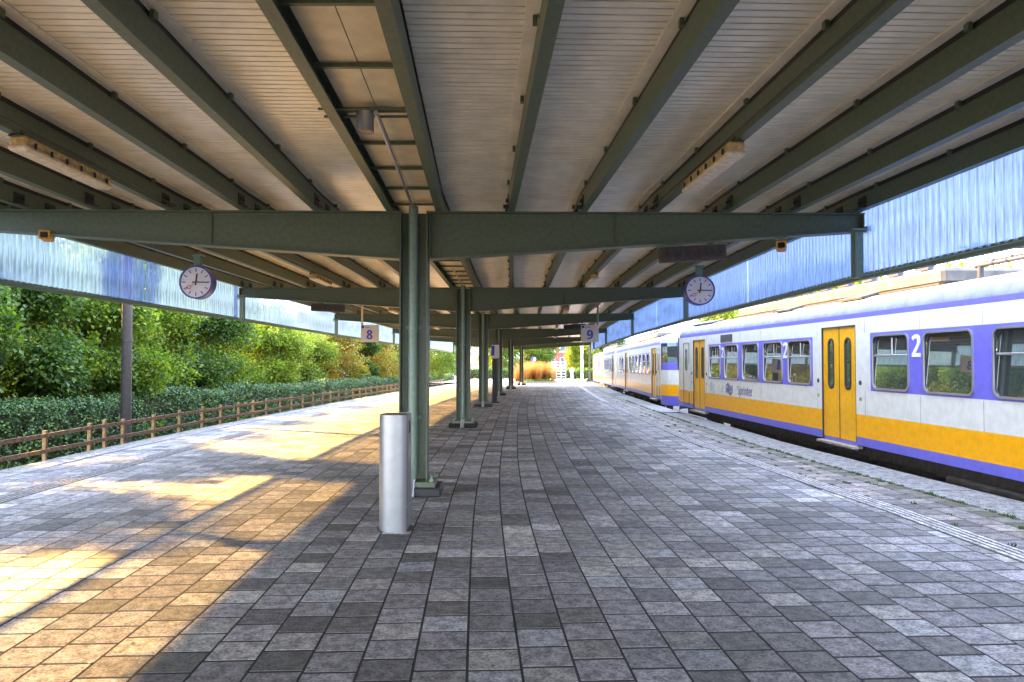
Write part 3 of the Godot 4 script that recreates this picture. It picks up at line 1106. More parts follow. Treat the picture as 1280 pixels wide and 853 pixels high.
	while e < s_b - 5.0:
		var l := r2.randf_range(0.8, 1.9)
		u = MB.new()
		u.cbox(Vector3(e + l / 2, -0.28, 0.5 + r2.randf() * 0.1), Vector3(l, r2.randf_range(0.45, 0.62), 0.7), 0.03)
		part("equipment_box", u.done(), M.under if r2.randf() < 0.7 else M.wall, t)
		e += l + r2.randf_range(0.2, 0.6)
	for bs in [s_a + 2.6, s_b - 2.9]:
		u = MB.new()
		u.cbox(Vector3(bs, -0.35, 0.38), Vector3(2.9, 0.22, 0.16), 0.03)
		u.cbox(Vector3(bs, -0.2, 0.36), Vector3(0.7, 0.3, 0.2), 0.05)
		part("bogie_frame", u.done(), M.under, t)
		for wx in [-1.15, 1.15]:
			u = MB.new()
			u.tube(Vector3(bs + wx, -0.34, 0.50), Vector3(bs + wx, -0.34, 0.66), 0.44, 0.46, 24)
			part("wheel", u.done(), M.rail, t)
	# roof gear
	var rg := MB.new()
	for z in opts.get("fairings", []):
		rg = MB.new()
		rg.cbox(Vector3((z[0] + z[1]) / 2, 3.05, W / 2), Vector3(z[1] - z[0], 0.26, 1.7), 0.05)
		part("roof_fairing", rg.done(), M.fairing, t)
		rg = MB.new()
		rg.box(Vector3((z[0] + z[1]) / 2, 2.925, 0.535), Vector3(z[1] - z[0] - 0.1, 0.03, 0.02))  # thin black strip drawn as the shade in the gap under the fairing
		part("fairing_gap_shade", rg.done(), M.black, t)
		rg = MB.new()
		var xx: float = z[0] + 0.3
		rg.tube(Vector3(z[0], 3.3, 0.62), Vector3(z[1], 3.3, 0.62), 0.014, 0.014, 6)
		while xx < z[1]:
			rg.tube(Vector3(xx, 3.15, 0.62), Vector3(xx, 3.3, 0.62), 0.012, 0.012, 6)
			rg.box(Vector3(xx + 0.35, 3.24, 0.66), Vector3(0.34, 0.08, 0.1))
			xx += 0.9
		part("roof_rail", rg.done(), M.gear, t)
	for z in opts.get("grilles", []):
		rg = MB.new()
		var ra := prof[2] as Vector2
		var rb := prof[4] as Vector2
		var up := Vector3(0, rb.y - ra.y, rb.x - ra.x)
		var nn := up.cross(Vector3(1, 0, 0)).normalized()
		if nn.y < 0: nn = -nn
		var mid := Vector3(z, (ra.y + rb.y) / 2, (ra.x + rb.x) / 2) + nn * 0.045
		rg.obox(mid, Vector3(0.5, 0, 0), up * 0.42, Vector3(1, 0, 0).cross(up).normalized() * 0.02)
		part("roof_grille", rg.done(), M.grille, t)
	if opts.has("pantograph"):
		var pz: float = opts.pantograph
		rg = MB.new()
		for z in [0.9, 1.9]:
			rg.tube(Vector3(pz - 1.1, 3.16, z), Vector3(pz + 1.1, 3.16, z), 0.035, 0.035, 8)
			for x in [-1.0, 0.0, 1.0]:
				rg.tube(Vector3(pz + x, 2.88, z), Vector3(pz + x, 3.14, z), 0.06, 0.045, 8)
			rg.tube(Vector3(pz + 0.9, 3.2, z), Vector3(pz - 0.9, 3.32, W / 2), 0.03, 0.025, 8)
			rg.tube(Vector3(pz - 0.9, 3.32, W / 2), Vector3(pz + 0.75, 3.40, z), 0.022, 0.02, 8)
		for x in [0.6, 0.9]:
			rg.tube(Vector3(pz + x, 3.42, 0.5), Vector3(pz + x, 3.42, 2.3), 0.02, 0.02, 8)
		rg.cbox(Vector3(pz - 0.2, 3.14, W / 2), Vector3(0.9, 0.14, 0.5), 0.03)
		part("pantograph", rg.done(), M.gear, t)
	return t

func band_fill(q: Callable, blue: MB, white: MB, a: float, b: float, y0: float, y1: float, wb: Array) -> void:
	var c0 := clampf(wb[0], a, b)
	var c1 := clampf(wb[1], a, b)
	q.call(white, a, c0, y0, y1)
	q.call(blue, c0, c1, y0, y1)
	q.call(white, c1, b, y0, y1)

func lettering(s: String, size: float, depth: float, bold := true) -> TextMesh:
	var f := SystemFont.new()
	f.font_names = PackedStringArray(["Droid Sans"])
	f.font_weight = 700 if bold else 400
	var tm := TextMesh.new()
	tm.text = s
	tm.font = f
	tm.font_size = 64
	tm.pixel_size = size / 46.0
	tm.depth = depth
	return tm

func emblem() -> ArrayMesh:
	var m := MB.new()
	var a := [Vector2(-0.5, -0.28), Vector2(-0.5, 0.12), Vector2(-0.42, 0.3), Vector2(-0.27, 0.38), Vector2(-0.12, 0.3), Vector2(-0.02, 0.12), Vector2(0.1, -0.16), Vector2(0.2, -0.28), Vector2(0.3, -0.3)]
	var b := []
	for p in a: b.append(-p)
	var a2 := [Vector2(-0.30, -0.3), Vector2(-0.30, 0.02), Vector2(-0.26, 0.1), Vector2(-0.2, 0.02), Vector2(-0.08, -0.26), Vector2(0.06, -0.42), Vector2(0.26, -0.46)]
	var b2 := []
	for p in a2: b2.append(-p)
	for w in [a, b, a2, b2]:
		stroke(m, w, 0.075, Vector3.ZERO, Vector3.RIGHT, Vector3.UP, 0.012)
	return m.done()

func build_trains() -> void:
	var d0 := -2.0
	var d1 := 25.6
	var o := Vector3(train_x(d0), 0, -d0)
	var to := Vector3(train_x(d1), -0.02, -d1)
	var k := 1.0009
	var sh := func(a): return [(a[0] - d0) * k, (a[1] - d0) * k]
	var wins := []
	for w in [[0.2, 1.28], [1.66, 2.74], [3.1, 4.18], [5.98, 7.06], [7.4, 8.48], [8.82, 9.92], [10.36, 11.48], [11.92, 12.98], [15.44, 16.54], [16.9, 17.98], [18.35, 19.43], [19.8, 20.85], [21.26, 22.22]]: wins.append(sh.call(w))
	var doors := []
	for w in [[4.5, 5.7], [13.6, 14.93], [22.72, 23.95]]: doors.append(sh.call(w))
	var car := train_car("railcar", "white train car with yellow stripe, violet window band and closed yellow double doors", o, to, wins, doors,
		{"bands": [[0.0, (4.3 - d0) * k], [(5.85 - d0) * k, (13.08 - d0) * k], [(15.34 - d0) * k, (22.34 - d0) * k]], "fairings": [[0.5, 9.0], [13.9, 23.4]], "grilles": [12.4 - d0 + 1.9, 17.5 - d0, 23.3 - d0, 24.4 - d0], "pantograph": 10.5 - d0})
	# class numerals, emblem and wording on the side
	for s in [11.7, 16.72, 20.2 + 0.85]:
		var tm := part("class_numeral", lettering("2", 0.34, 0.012), M.text_white, car, Vector3((s - d0) * k, 1.93, -0.004))
		tm.rotation.y = PI
		if s > 20: tm.scale = Vector3(0.8, 0.8, 1)
	var em := part("emblem", emblem(), M.text_grey, car, Vector3((20.5 - d0) * k, 0.95, -0.001))
	em.rotation.y = PI
	em.scale = Vector3(0.5, 0.34, 1)
	var wd := part("wording", lettering("Sprinter", 0.19, 0.01, false), M.text_grey, car, Vector3((19.3 - d0) * k, 0.94, -0.004))
	wd.rotation.y = PI
	wd.scale = Vector3(1.15, 1.15, 1)
	em = part("faded_emblem", emblem(), M.text_faded, car, Vector3((21.95 - d0) * k, 0.95, -0.001))
	em.rotation.y = PI
	em.scale = Vector3(0.5, 0.34, 1)
	wd = part("faded_wording", lettering("Spi", 0.19, 0.01, false), M.text_faded, car, Vector3((21.2 - d0) * k, 0.94, -0.004))
	wd.rotation.y = PI
	# destination box and cab door at the far end
	var m := MB.new()
	m.cbox(Vector3((20.7 - d0) * k, 2.33, -0.005), Vector3(0.95, 0.2, 0.03), 0.004)
	part("destination_box", m.done(), M.grille, car)
	cab_door(car, (24.75 - d0) * k)
	cab(car, (d1 - d0) * k, 1.0)
	# second unit, cab toward the camera
	d0 = 27.4
	d1 = 51.0
	var d00 := d0
	o = Vector3(train_x(d0), sag(d0), -d0)
	to = Vector3(train_x(d1), sag(d1), -d1)
	wins = []
	for j in 6: wins.append([34.2 + j * 1.5 - d00, 35.2 + j * 1.5 - d00])
	for j in 2: wins.append([46.0 + j * 1.5 - d00, 47.0 + j * 1.5 - d00])
	car = train_car("railcar", "white and yellow train car coupled beyond, its blue cab front showing", o, to, wins, [[32.2 - d00, 33.6 - d00], [43.8 - d00, 45.2 - d00]],
		{"start": 3.5, "bands": [[34.0 - d00, 43.1 - d00], [45.8 - d00, 48.7 - d00]], "fairings": [[8.5, 20.0]], "grilles": [5.2, 6.6, 13.0], "pantograph": 10.0})
	cab_door(car, 4.2)
	cab(car, 3.5, -1.0)
	# third car round the bend
	d0 = 51.7
	d1 = 76.0
	o = Vector3(train_x(d0 + 0.3), sag(d0), -d0)
	to = Vector3(train_x(d1), sag(d1), -d1)
	wins = []
	for j in 5: wins.append([3.0 + j * 1.5, 4.0 + j * 1.5])
	for j in 4: wins.append([13.5 + j * 1.5, 14.5 + j * 1.5])
	train_car("railcar", "last white and yellow train car, in full sun where the track bends away", o, to, wins, [[1.2, 2.5], [11.3, 12.6]], {"bands": [[2.8, 10.2], [13.3, 19.2]], "fairings": [[5.0, 18.0]]})

func cab_door(car: Node3D, s: float) -> void:
	var X := Vector3(-1, 0, 0)
	var m := MB.new()
	m.ring(rrect(0.66, 2.0, 0.06), rrect(0.63, 1.97, 0.05), Vector3(s, 1.3, -0.001), X, Vector3.UP, 0.01)
	var f := part("cab_door", m.done(), M.rubber, car)
	m = MB.new()
	m.plate(rrect(0.22, 0.7, 0.09), Vector3(s, 1.75, -0.001), X, Vector3.UP, 0.012)
	part("pane", m.done(), M.pane_far, f)
	m = MB.new()
	m.tube(Vector3(s - 0.4, 0.7, -0.03), Vector3(s - 0.4, 1.6, -0.03), 0.012, 0.012, 6)
	part("handrail", m.done(), M.metal, f)

func cab(car: Node3D, s0: float, dirn: float) -> void:
	# rounded, raked nose lofted from the body section: plan outline by height bands
	var W := 2.8
	var plan := [[0.0, 0.0], [0.2, 0.02], [0.75, 0.17], [1.35, 0.5], [1.75, 0.95], [1.85, 1.4], [1.75, 1.85], [1.35, 2.3], [0.75, 2.63], [0.2, 2.78], [0.0, 2.8]]
	var hs := [0.02, 0.40, 0.84, 1.42, 1.72, 2.0, 2.36, 2.5, 2.66, 2.8]
	var at := func(k: int, y: float) -> Vector3:
		var rake := 0.0
		if y > 1.15: rake = (y - 1.15) * 0.28
		if y > 2.3: rake += (y - 2.3) * (y - 2.3) * 2.2
		var f: float = clampf(1.0 - rake / 1.85, 0.0, 1.0)
		var wz: float = plan[k][1]
		if y > 2.5: wz = lerpf(wz, W / 2, (y - 2.5) * 0.45)
		return Vector3(s0 + dirn * plan[k][0] * f, y, wz)
	var band := ["nose_skirt", "nose_yellow_band", "nose_panel", "nose_mask", "nose_mask", "nose_mask", "nose_mask", "nose_brow", "nose_brow"]
	var mats := [M.blue, M.orange, M.white_paint, M.blue, M.blue, M.blue, M.blue, M.blue, M.blue]
	var built := {}
	for b in band.size():
		for k in plan.size() - 1:
			var called: String = band[b]
			var mt: Material = mats[b]
			if called.begins_with("nose_mask") and (k < 1 or k > 8):
				called = "nose_cheek"
				mt = M.white_paint
			var glassy: bool = (b == 4 or b == 5 or b == 6) and k >= 1 and k <= 8
			if glassy:
				called = "windscreen"
				mt = M.glass
			if not built.has(called): built[called] = [MB.new(), mt]
			var m: MB = built[called][0]
			var p0: Vector3 = at.call(k, hs[b])
			var p1: Vector3 = at.call(k + 1, hs[b])
			var p2: Vector3 = at.call(k + 1, hs[b + 1])
			var p3: Vector3 = at.call(k, hs[b + 1])
			if dirn < 0: m.quad(p0, p1, p2, p3)
			else: m.quad(p3, p2, p1, p0)
	var front := MB.new()
	for k in plan.size() - 1:   # lid over the nose
		front.tri(at.call(k, 2.8), at.call(k + 1, 2.8), Vector3(s0, 2.95, W / 2))
	built["nose_lid"] = [front, M.roof_grey]
	for called in built: part(called, built[called][0].done(), built[called][1], car)
	var m := MB.new()
	for k in [1, 3, 7, 9]:
		for b in [3, 4, 5, 6]:
			var p: Vector3 = at.call(k, hs[b])
			var r: Vector3 = at.call(k, hs[b + 1])
			m.tube(p, r, 0.03, 0.03, 6)
	part("windscreen_pillar", m.done(), M.rubber, car)
	m = MB.new()
	m.cbox(Vector3(s0 + dirn * 1.8, -0.02, W / 2), Vector3(0.7, 0.28, 0.34), 0.05)
	part("coupler", m.done(), M.under, car)
	m = MB.new()
	m.box(Vector3(s0 + dirn * 0.3, 1.4, W / 2), Vector3(0.5, 1.9, 2.4))
	part("cab_bulkhead", m.done(), M.inner, car)

# ------------------------------------------------------------------ beside platform 8
func build_left_side() -> void:
	# low timber fence along the platform edge
	var f := thing("timber_fence", "low two-rail timber fence along the disused platform edge", "fence")
	var posts := []
	var d := 9.0
	while d < 66:
		posts.append(d)
		if absf(d - 14.0) < 0.6: posts.append(d + 0.55)
		d += 1.3 + rng.randf_range(-0.12, 0.12)
	var last := 0.0
	for i in posts.size():
		var pd: float = posts[i]
		var b := P(OFF_L - 0.06, pd, -0.12)
		var h := rng.randf_range(0.50, 0.54)
		var m := MB.new()
		m.cbox(Vector3(0, (h + 0.12) / 2, 0), Vector3(0.066, h + 0.12, 0.066), 0.006)
		var po := part("post", m.done(), M.post_wood, f, b)
		po.rotation = Vector3(rng.randf_range(-0.015, 0.015), rng.randf_range(-0.1, 0.1), rng.randf_range(-0.02, 0.02))
		if i > 0:
			for rh in [0.43, 0.16]:
				m = MB.new()
				var p0 := P(OFF_L - 0.005, last, rh + rng.randf_range(-0.008, 0.008))
				var p1 := P(OFF_L - 0.005, pd, rh + rng.randf_range(-0.008, 0.008))
				m.sweep(rect(0.026, 0.07), p0.lerp(p1, 0.004), p1.lerp(p0, 0.004))
				part("rail", m.done(), M.wood, f)
		last = pd
	# dark lineside mast between the fence and the ivy
	var mast := thing("lineside_mast", "tall dark weathered mast standing between the fence and the ivy wall", "mast", Vector3(-11.06, -0.95, -21.8))
	var mm := MB.new()
	mm.tube(Vector3.ZERO, Vector3(0, 7.6, 0), 0.15, 0.125, 12)
	part("shaft", mm.done(), M.pole, mast)
	mm = MB.new()
	mm.cbox(Vector3(0, 7.6, 0), Vector3(0.34, 0.05, 0.34), 0.01)
	part("cap", mm.done(), M.pole, mast)
	mm = MB.new()
	mm.tube(Vector3(0, 3.2, 0), Vector3(0, 3.26, 0), 0.152, 0.152, 12)
	part("strap", mm.done(), M.black, mast)
	# ivy-grown wall
	var wall := thing("ivy_wall", "low boundary wall thickly overgrown with dark hanging ivy", "wall")
	var core := MB.new()
	d = 4.0
	while d < 92:
		core.sweep(rect(0.3, 1.4), P(-10.75, d, -0.25), P(-10.75, d + 4, -0.25))
		d += 4
	part("wall_core", core.done(), M.soil, wall)
	var leaf := leaf_clump(12, 0.16, 0.068, 31)
	var xf := []
	var cols := []
	var r := RandomNumberGenerator.new()
	r.seed = 77
	var bump := FastNoiseLite.new()
	bump.seed = 4
	bump.frequency = 0.35
	for i in 15000:
		var dd := 4.0 + 86.0 * pow(r.randf(), 1.35)
		var u := r.randf()
		var n := bump.get_noise_2d(dd, u * 2.0)
		var top := 0.5 + 0.26 * bump.get_noise_2d(dd * 0.7, 50.0)
		var p := Vector3.ZERO
		if u < 0.72: p = P(-10.56 + 0.26 * n + r.randf_range(-0.05, 0.14), dd, lerpf(-0.95, top, r.randf()))
		else: p = P(-10.75 + r.randf_range(-0.35, 0.25), dd, top + 0.04 + 0.08 * n)
		var b := Basis.from_euler(Vector3(r.randf_range(-0.5, 0.5), r.randf() * TAU, r.randf_range(-0.5, 0.5))).scaled(Vector3.ONE * r.randf_range(0.8, 1.25))
		xf.append(Transform3D(b, p))
		var g := r.randf_range(0.6, 1.5)
		var c := Color(0.042 * g, 0.092 * g, 0.026 * g)
		if r.randf() < 0.22: c = Color(0.11, 0.18, 0.03)
		cols.append(c)
	scatter("ivy", leaf, M.ivy, xf, cols, wall)
	# weeds at the foot of the fence
	var weeds := scatter_root("weeds", "scattered green weeds along the foot of the timber fence")
	xf = []
	cols = []
	for i in 700:
		var dd := r.randf_range(9.0, 55.0)
		xf.append(Transform3D(Basis.from_euler(Vector3(0, r.randf() * TAU, 0)).scaled(Vector3.ONE * r.randf_range(0.3, 1.0)), P(OFF_L - r.randf_range(0.15, 3.4), dd, -0.88)))
		var g := r.randf_range(0.6, 1.4)
		cols.append(Color(0.07 * g, 0.13 * g, 0.025 * g))
	fill_multi(weeds, blade_tuft(16, 0.35, 5), M.blade, xf, cols)

func platform_bits() -> void:
	var r := RandomNumberGenerator.new()
	r.seed = 303
	var moss := scatter_root("edge_moss", "small green moss and weed tufts in the joints along the coping by the train")
	var xf := []
	var cols := []
	for i in 420:
		var dd := 5.0 + 30.0 * pow(r.randf(), 1.3)
		var row: float = [0.76, 0.78, 1.06, 1.36, 1.64][r.randi() % 5]
		if r.randf() < 0.6: row = 0.76 + r.randf() * 0.04
		xf.append(Transform3D(Basis.from_euler(Vector3(0, r.randf() * TAU, 0)).scaled(Vector3(0.6, r.randf_range(0.08, 0.3), 0.6)), P(off_r(dd) - row, dd, -0.006)))
		var g := r.randf_range(0.6, 1.3)
		cols.append(Color(0.06 * g, 0.11 * g, 0.02 * g))
	fill_multi(moss, blade_tuft(10, 0.16, 15), M.blade, xf, cols)
	var litter := scatter_root("leaf_litter", "few small fallen leaves and scraps lying on the paving")
	xf = []
	cols = []
	var lm := MB.new()
	lm.coloured = true
	lm.quad(Vector3(-0.02, 0.001, 0.01), Vector3(0.0, 0.004, 0.024), Vector3(0.022, 0.002, 0.0), Vector3(0.002, 0.006, -0.02))
	for i in 330:
		var dd := 3.6 + 28.0 * pow(r.randf(), 1.6)
		var oo := r.randf_range(-6.2, 4.8)
		if r.randf() < 0.5: oo = r.randf_range(-6.3, -3.0)
		xf.append(Transform3D(Basis.from_euler(Vector3(0, r.randf() * TAU, 0)).scaled(Vector3.ONE * r.randf_range(0.35, 1.0)), P(oo, dd, 0.003)))
		cols.append([Color(0.3, 0.2, 0.08), Color(0.6, 0.56, 0.5), Color(0.2, 0.12, 0.05), Color(0.45, 0.4, 0.3)][r.randi() % 4])
	fill_multi(litter, lm.done(), M.blade, xf, cols)

func scatter_root(called: String, label: String) -> MultiMeshInstance3D:
	var o := MultiMeshInstance3D.new()
	o.name = called
	add_child(o)
	o.set_meta("kind", "stuff")
	o.set_meta("label", label)
	o.set_meta("category", "plants")
	return o

func fill_multi(o: MultiMeshInstance3D, mesh: Mesh, mt: Material, xf: Array, cols: Array) -> void:
	var mm := MultiMesh.new()
	mm.transform_format = MultiMesh.TRANSFORM_3D
	mm.use_colors = true
	mm.mesh = mesh
	mm.instance_count = xf.size()
	for i in xf.size():
		mm.set_instance_transform(i, xf[i])
		mm.set_instance_color(i, cols[i])
	o.multimesh = mm
	o.material_override = mt

func scatter(called: String, mesh: Mesh, mt: Material, xf: Array, cols: Array, parent: Node3D) -> void:
	var o := MultiMeshInstance3D.new()
	o.name = called
	parent.add_child(o, true)
	fill_multi(o, mesh, mt, xf, cols)
	o.set_meta("kind", "stuff")

func leaf_clump(count: int, radius: float, size: float, sd: int) -> ArrayMesh:
	var r := RandomNumberGenerator.new()
	r.seed = sd
	var m := MB.new()
	m.coloured = true
	for i in count:
		var p := Vector3(r.randf_range(-1, 1), r.randf_range(-0.8, 0.8), r.randf_range(-1, 1)) * radius
		var b := Basis.from_euler(Vector3(r.randf_range(-1.0, 1.0), r.randf() * TAU, r.randf_range(-0.7, 0.7)))
		var l := size * r.randf_range(0.7, 1.3)
		var w := l * 0.36
		var g := r.randf_range(0.75, 1.3)
		m.col = Color(g, g, g)
		var tip := p + b * Vector3(0, -0.12 * l, l)
		var a := p + b * Vector3(-w, 0.06 * l, l * 0.45)
		var e := p + b * Vector3(w, 0.06 * l, l * 0.45)
		m.tri(p, e, tip)
		m.tri(p, tip, a)
	return m.done()

func blade_tuft(count: int, height: float, sd: int) -> ArrayMesh:
	var r := RandomNumberGenerator.new()
	r.seed = sd
	var m := MB.new()
	m.coloured = true
	for i in count:
		var a := r.randf() * TAU
		var lean := Vector3(cos(a), 0, sin(a)) * height * r.randf_range(0.15, 0.6)
		var w := Vector3(-sin(a), 0, cos(a)) * 0.012
		var base := Vector3(r.randf_range(-0.06, 0.06), 0, r.randf_range(-0.06, 0.06))
		var h := height * r.randf_range(0.6, 1.1)
		var g := r.randf_range(0.8, 1.2)
		m.col = Color(g, g, g)
		var k := base + lean * 0.35 + Vector3(0, h * 0.65, 0)
		m.quad(base - w, base + w, k + w * 0.8, k - w * 0.8)
		m.tri(k - w * 0.8, k + w * 0.8, base + lean + Vector3(0, h, 0))
	return m.done()

# ------------------------------------------------------------------ trees
var clumps := []

func tree(label: String, at: Vector3, height: float, radius: float, low: float, cols: Array, count: int, sd: int, group := "", size := 1.0) -> void:
	var t := thing("tree", label, "tree", at, 0.0, group)
	var r := RandomNumberGenerator.new()
	r.seed = sd
	var m := MB.new()
	var fork := Vector3(r.randf_range(-0.2, 0.2), maxf(low, height * 0.28), r.randf_range(-0.2, 0.2))
	m.tube(Vector3(0, -0.1, 0), fork, 0.02 * height + 0.03, 0.014 * height, 9)
	var blobs := []
	var nb := 16 + int(radius * 4)
	for i in nb:
		var a := TAU * (i + r.randf()) / nb * 3.0
		var hh := lerpf(low, height, (i + r.randf()) / nb)
		var k: float = (hh - low) / (height - low)
		var ext: float = radius * (sqrt(maxf(0.0, 1.0 - pow(absf(k - 0.42) / 0.6, 2.0))) * 0.85 + 0.12)
		var p := Vector3(cos(a) * ext * r.randf_range(0.3, 0.95), hh, sin(a) * ext * r.randf_range(0.3, 0.95))
		var br := radius * r.randf_range(0.26, 0.46)
		p.y = minf(p.y, height - br * 0.5)
		blobs.append([p, br])
		if i % 2 == 0:
			var mid := fork.lerp(p, 0.5) + Vector3(0, 0.12 * height * r.randf(), 0)
			m.tube(fork, mid, 0.009 * height, 0.006 * height, 6)
			m.tube(mid, p, 0.006 * height, 0.002 * height, 5)
	part("trunk", m.done(), M.bark, t)
	var xf := []
	var cs := []
	for i in count:
		var b: Array = blobs[r.randi() % blobs.size()]
		var v := Vector3(r.randfn(), r.randfn() * 0.8, r.randfn()).normalized()
		var p: Vector3 = b[0] + v * b[1] * pow(r.randf(), 0.45) * (1.0 if r.randf() < 0.9 else 1.35)
		var bs := Basis.from_euler(Vector3(r.randf_range(-0.5, 0.5), r.randf() * TAU, r.randf_range(-0.5, 0.5))).scaled(Vector3.ONE * r.randf_range(0.75, 1.3) * size)
		xf.append(Transform3D(bs, p))
		var c: Color = cols[r.randi() % cols.size()]
		var g := r.randf_range(0.7, 1.35)
		cs.append(Color(c.r * g, c.g * g, c.b * g))
	scatter("crown", clumps[sd % clumps.size()], M.leaf, xf, cs, t)

func build_trees() -> void:
	for i in 3: clumps.append(leaf_clump(16, 0.25, 0.115, 200 + i))
	var dark := [Color(0.035, 0.085, 0.018), Color(0.055, 0.12, 0.02), Color(0.10, 0.17, 0.02)]
	var mid := [Color(0.065, 0.13, 0.018), Color(0.12, 0.20, 0.02), Color(0.19, 0.26, 0.025)]
	var light := [Color(0.18, 0.26, 0.03), Color(0.25, 0.30, 0.03), Color(0.12, 0.19, 0.025)]
	var autumn := [Color(0.24, 0.22, 0.03), Color(0.30, 0.17, 0.03), Color(0.16, 0.22, 0.03), Color(0.33, 0.24, 0.05)]
	var g1 := "trees behind the ivy wall"
	tree("tall dark tree shading the platform beside the timber fence", Vector3(-13.8, -0.95, -17.4), 9.2, 2.2, 1.2, dark, 3600, 1, g1)
	tree("tall leafy tree close to the near end of the ivy wall", Vector3(-14.6, -0.95, -13.2), 8.75, 2.6, 1.0, dark, 3200, 14, g1)
	tree("spreading tree at the very start of the ivy wall", Vector3(-14.2, -0.95, -8.6), 8.5, 2.5, 1.0, mid, 2600, 15, g1)
	tree("dense dark green tree with yellowish branch tips behind the ivy wall", Vector3(-14.6, -0.95, -21.0), 6.6, 2.6, 0.5, dark, 4200, 2, g1)
	tree("dark bushy tree directly behind the weathered mast", Vector3(-13.9, -0.95, -24.6), 6.2, 2.3, 0.3, mid, 3800, 3, g1)
	tree("mid green tree with open branches behind the ivy wall", Vector3(-15.2, -0.95, -28.4), 6.8, 2.8, 0.3, mid, 4400, 4, g1)
	tree("broad dark green tree overhanging the ivy wall", Vector3(-14.2, -0.95, -32.6), 6.4, 2.7, 0.2, dark, 4400, 5, g1)
	tree("rounded green tree beyond the broad dark one", Vector3(-14.8, -0.95, -37.4), 6.2, 2.8, 0.2, mid, 4200, 6, g1)
	tree("bright yellow-green bushy tree at the lighter stretch of ivy", Vector3(-14.0, -0.95, -43.0), 5.2, 2.7, 0.1, light, 4000, 7, g1)
	tree("small light green tree in front of the white masts", Vector3(-14.0, -0.95, -49.5), 4.6, 2.6, 0.1, light, 3400, 8, g1)
	tree("orange-tinged autumn tree under the platform 8 sign", Vector3(-14.5, -0.95, -57.0), 6.6, 3.2, 0.1, autumn, 4200, 9, g1)
	tree("yellowing autumn tree beside the dark conifer-like bush", Vector3(-13.0, -0.95, -64.0), 6.4, 3.2, 0.1, autumn, 4000, 10, g1)
	tree("narrow dark ivy-clad tree among the yellow ones", Vector3(-11.8, -0.95, -60.5), 5.6, 1.0, 0.1, dark, 1600, 11, g1)
	tree("pale green tree at the far end of the ivy wall", Vector3(-11.4, -0.95, -72.0), 7.0, 3.2, 0.1, light, 3600, 12, g1)
	tree("olive green tree beyond the end of the ivy wall", Vector3(-9.0, -0.95, -82.0), 7.4, 3.6, 0.1, mid, 3400, 13, g1)
	# a taller wood further back
	var kinds := ["dark", "olive"]
	for i in 11:
		var dd := 6.0 + i * 6.4
		tree("%s tree of the taller wood far behind the ivy wall" % kinds[i % 2], Vector3(-25.0 - 2.0 * (i % 2), -0.95, -dd), 9.6 + 0.6 * (i % 3), 4.0, 0.4, mid if i % 2 else dark, 1900, 30 + i, "trees of the taller wood", 1.7)
	# beyond the end of the platform
	var g2 := "trees beyond the street"
	tree("dark green street tree behind the fountain grass", Vector3(-2.0, -0.4, -112.0), 8.4, 4.6, 1.0, mid, 3200, 50, g2, 1.5)
	tree("green street tree beside the brick building", Vector3(3.6, -0.4, -118.0), 6.6, 3.4, 1.0, mid, 3000, 51, g2, 1.5)
	tree("bright yellow-green tree in front of the brick building", Vector3(9.8, -0.4, -104.0), 5.0, 2.7, 0.4, light, 3200, 52, g2, 1.4)
	tree("tall green tree behind the far masts", Vector3(15.0, -0.4, -116.0), 8.6, 4.2, 0.8, dark, 3200, 53, g2, 1.5)
	tree("reddish-purple leaved small tree near the far masts", Vector3(12.6, -0.4, -98.0), 2.9, 1.3, 0.3, [Color(0.16, 0.03, 0.05), Color(0.22, 0.06, 0.08)], 900, 54, g2, 1.2)
	tree("green tree at the left bank beyond the last column", Vector3(-9.5, -0.4, -100.0), 8.8, 4.4, 0.4, mid, 3000, 55, g2, 1.5)
	# behind the train
	var g3 := "trees behind the train"
	tree("sunlit yellow-green tree rising above the train roof", Vector3(15.5, -0.95, -36.0), 7.0, 3.4, 0.4, light, 3000, 60, g3, 1.3)
	tree("green tree behind the coupled train cars", Vector3(16.5, -0.95, -46.0), 7.2, 3.2, 0.4, mid, 2600, 61, g3, 1.3)
	tree("light green tree behind the last train car", Vector3(17.5, -0.95, -60.0), 7.6, 3.6, 0.4, light, 2600, 62, g3, 1.3)
	tree("green tree behind the near train car", Vector3(16.0, -0.95, -26.0), 5.6, 3.0, 0.4, mid, 2400, 63, g3, 1.3)

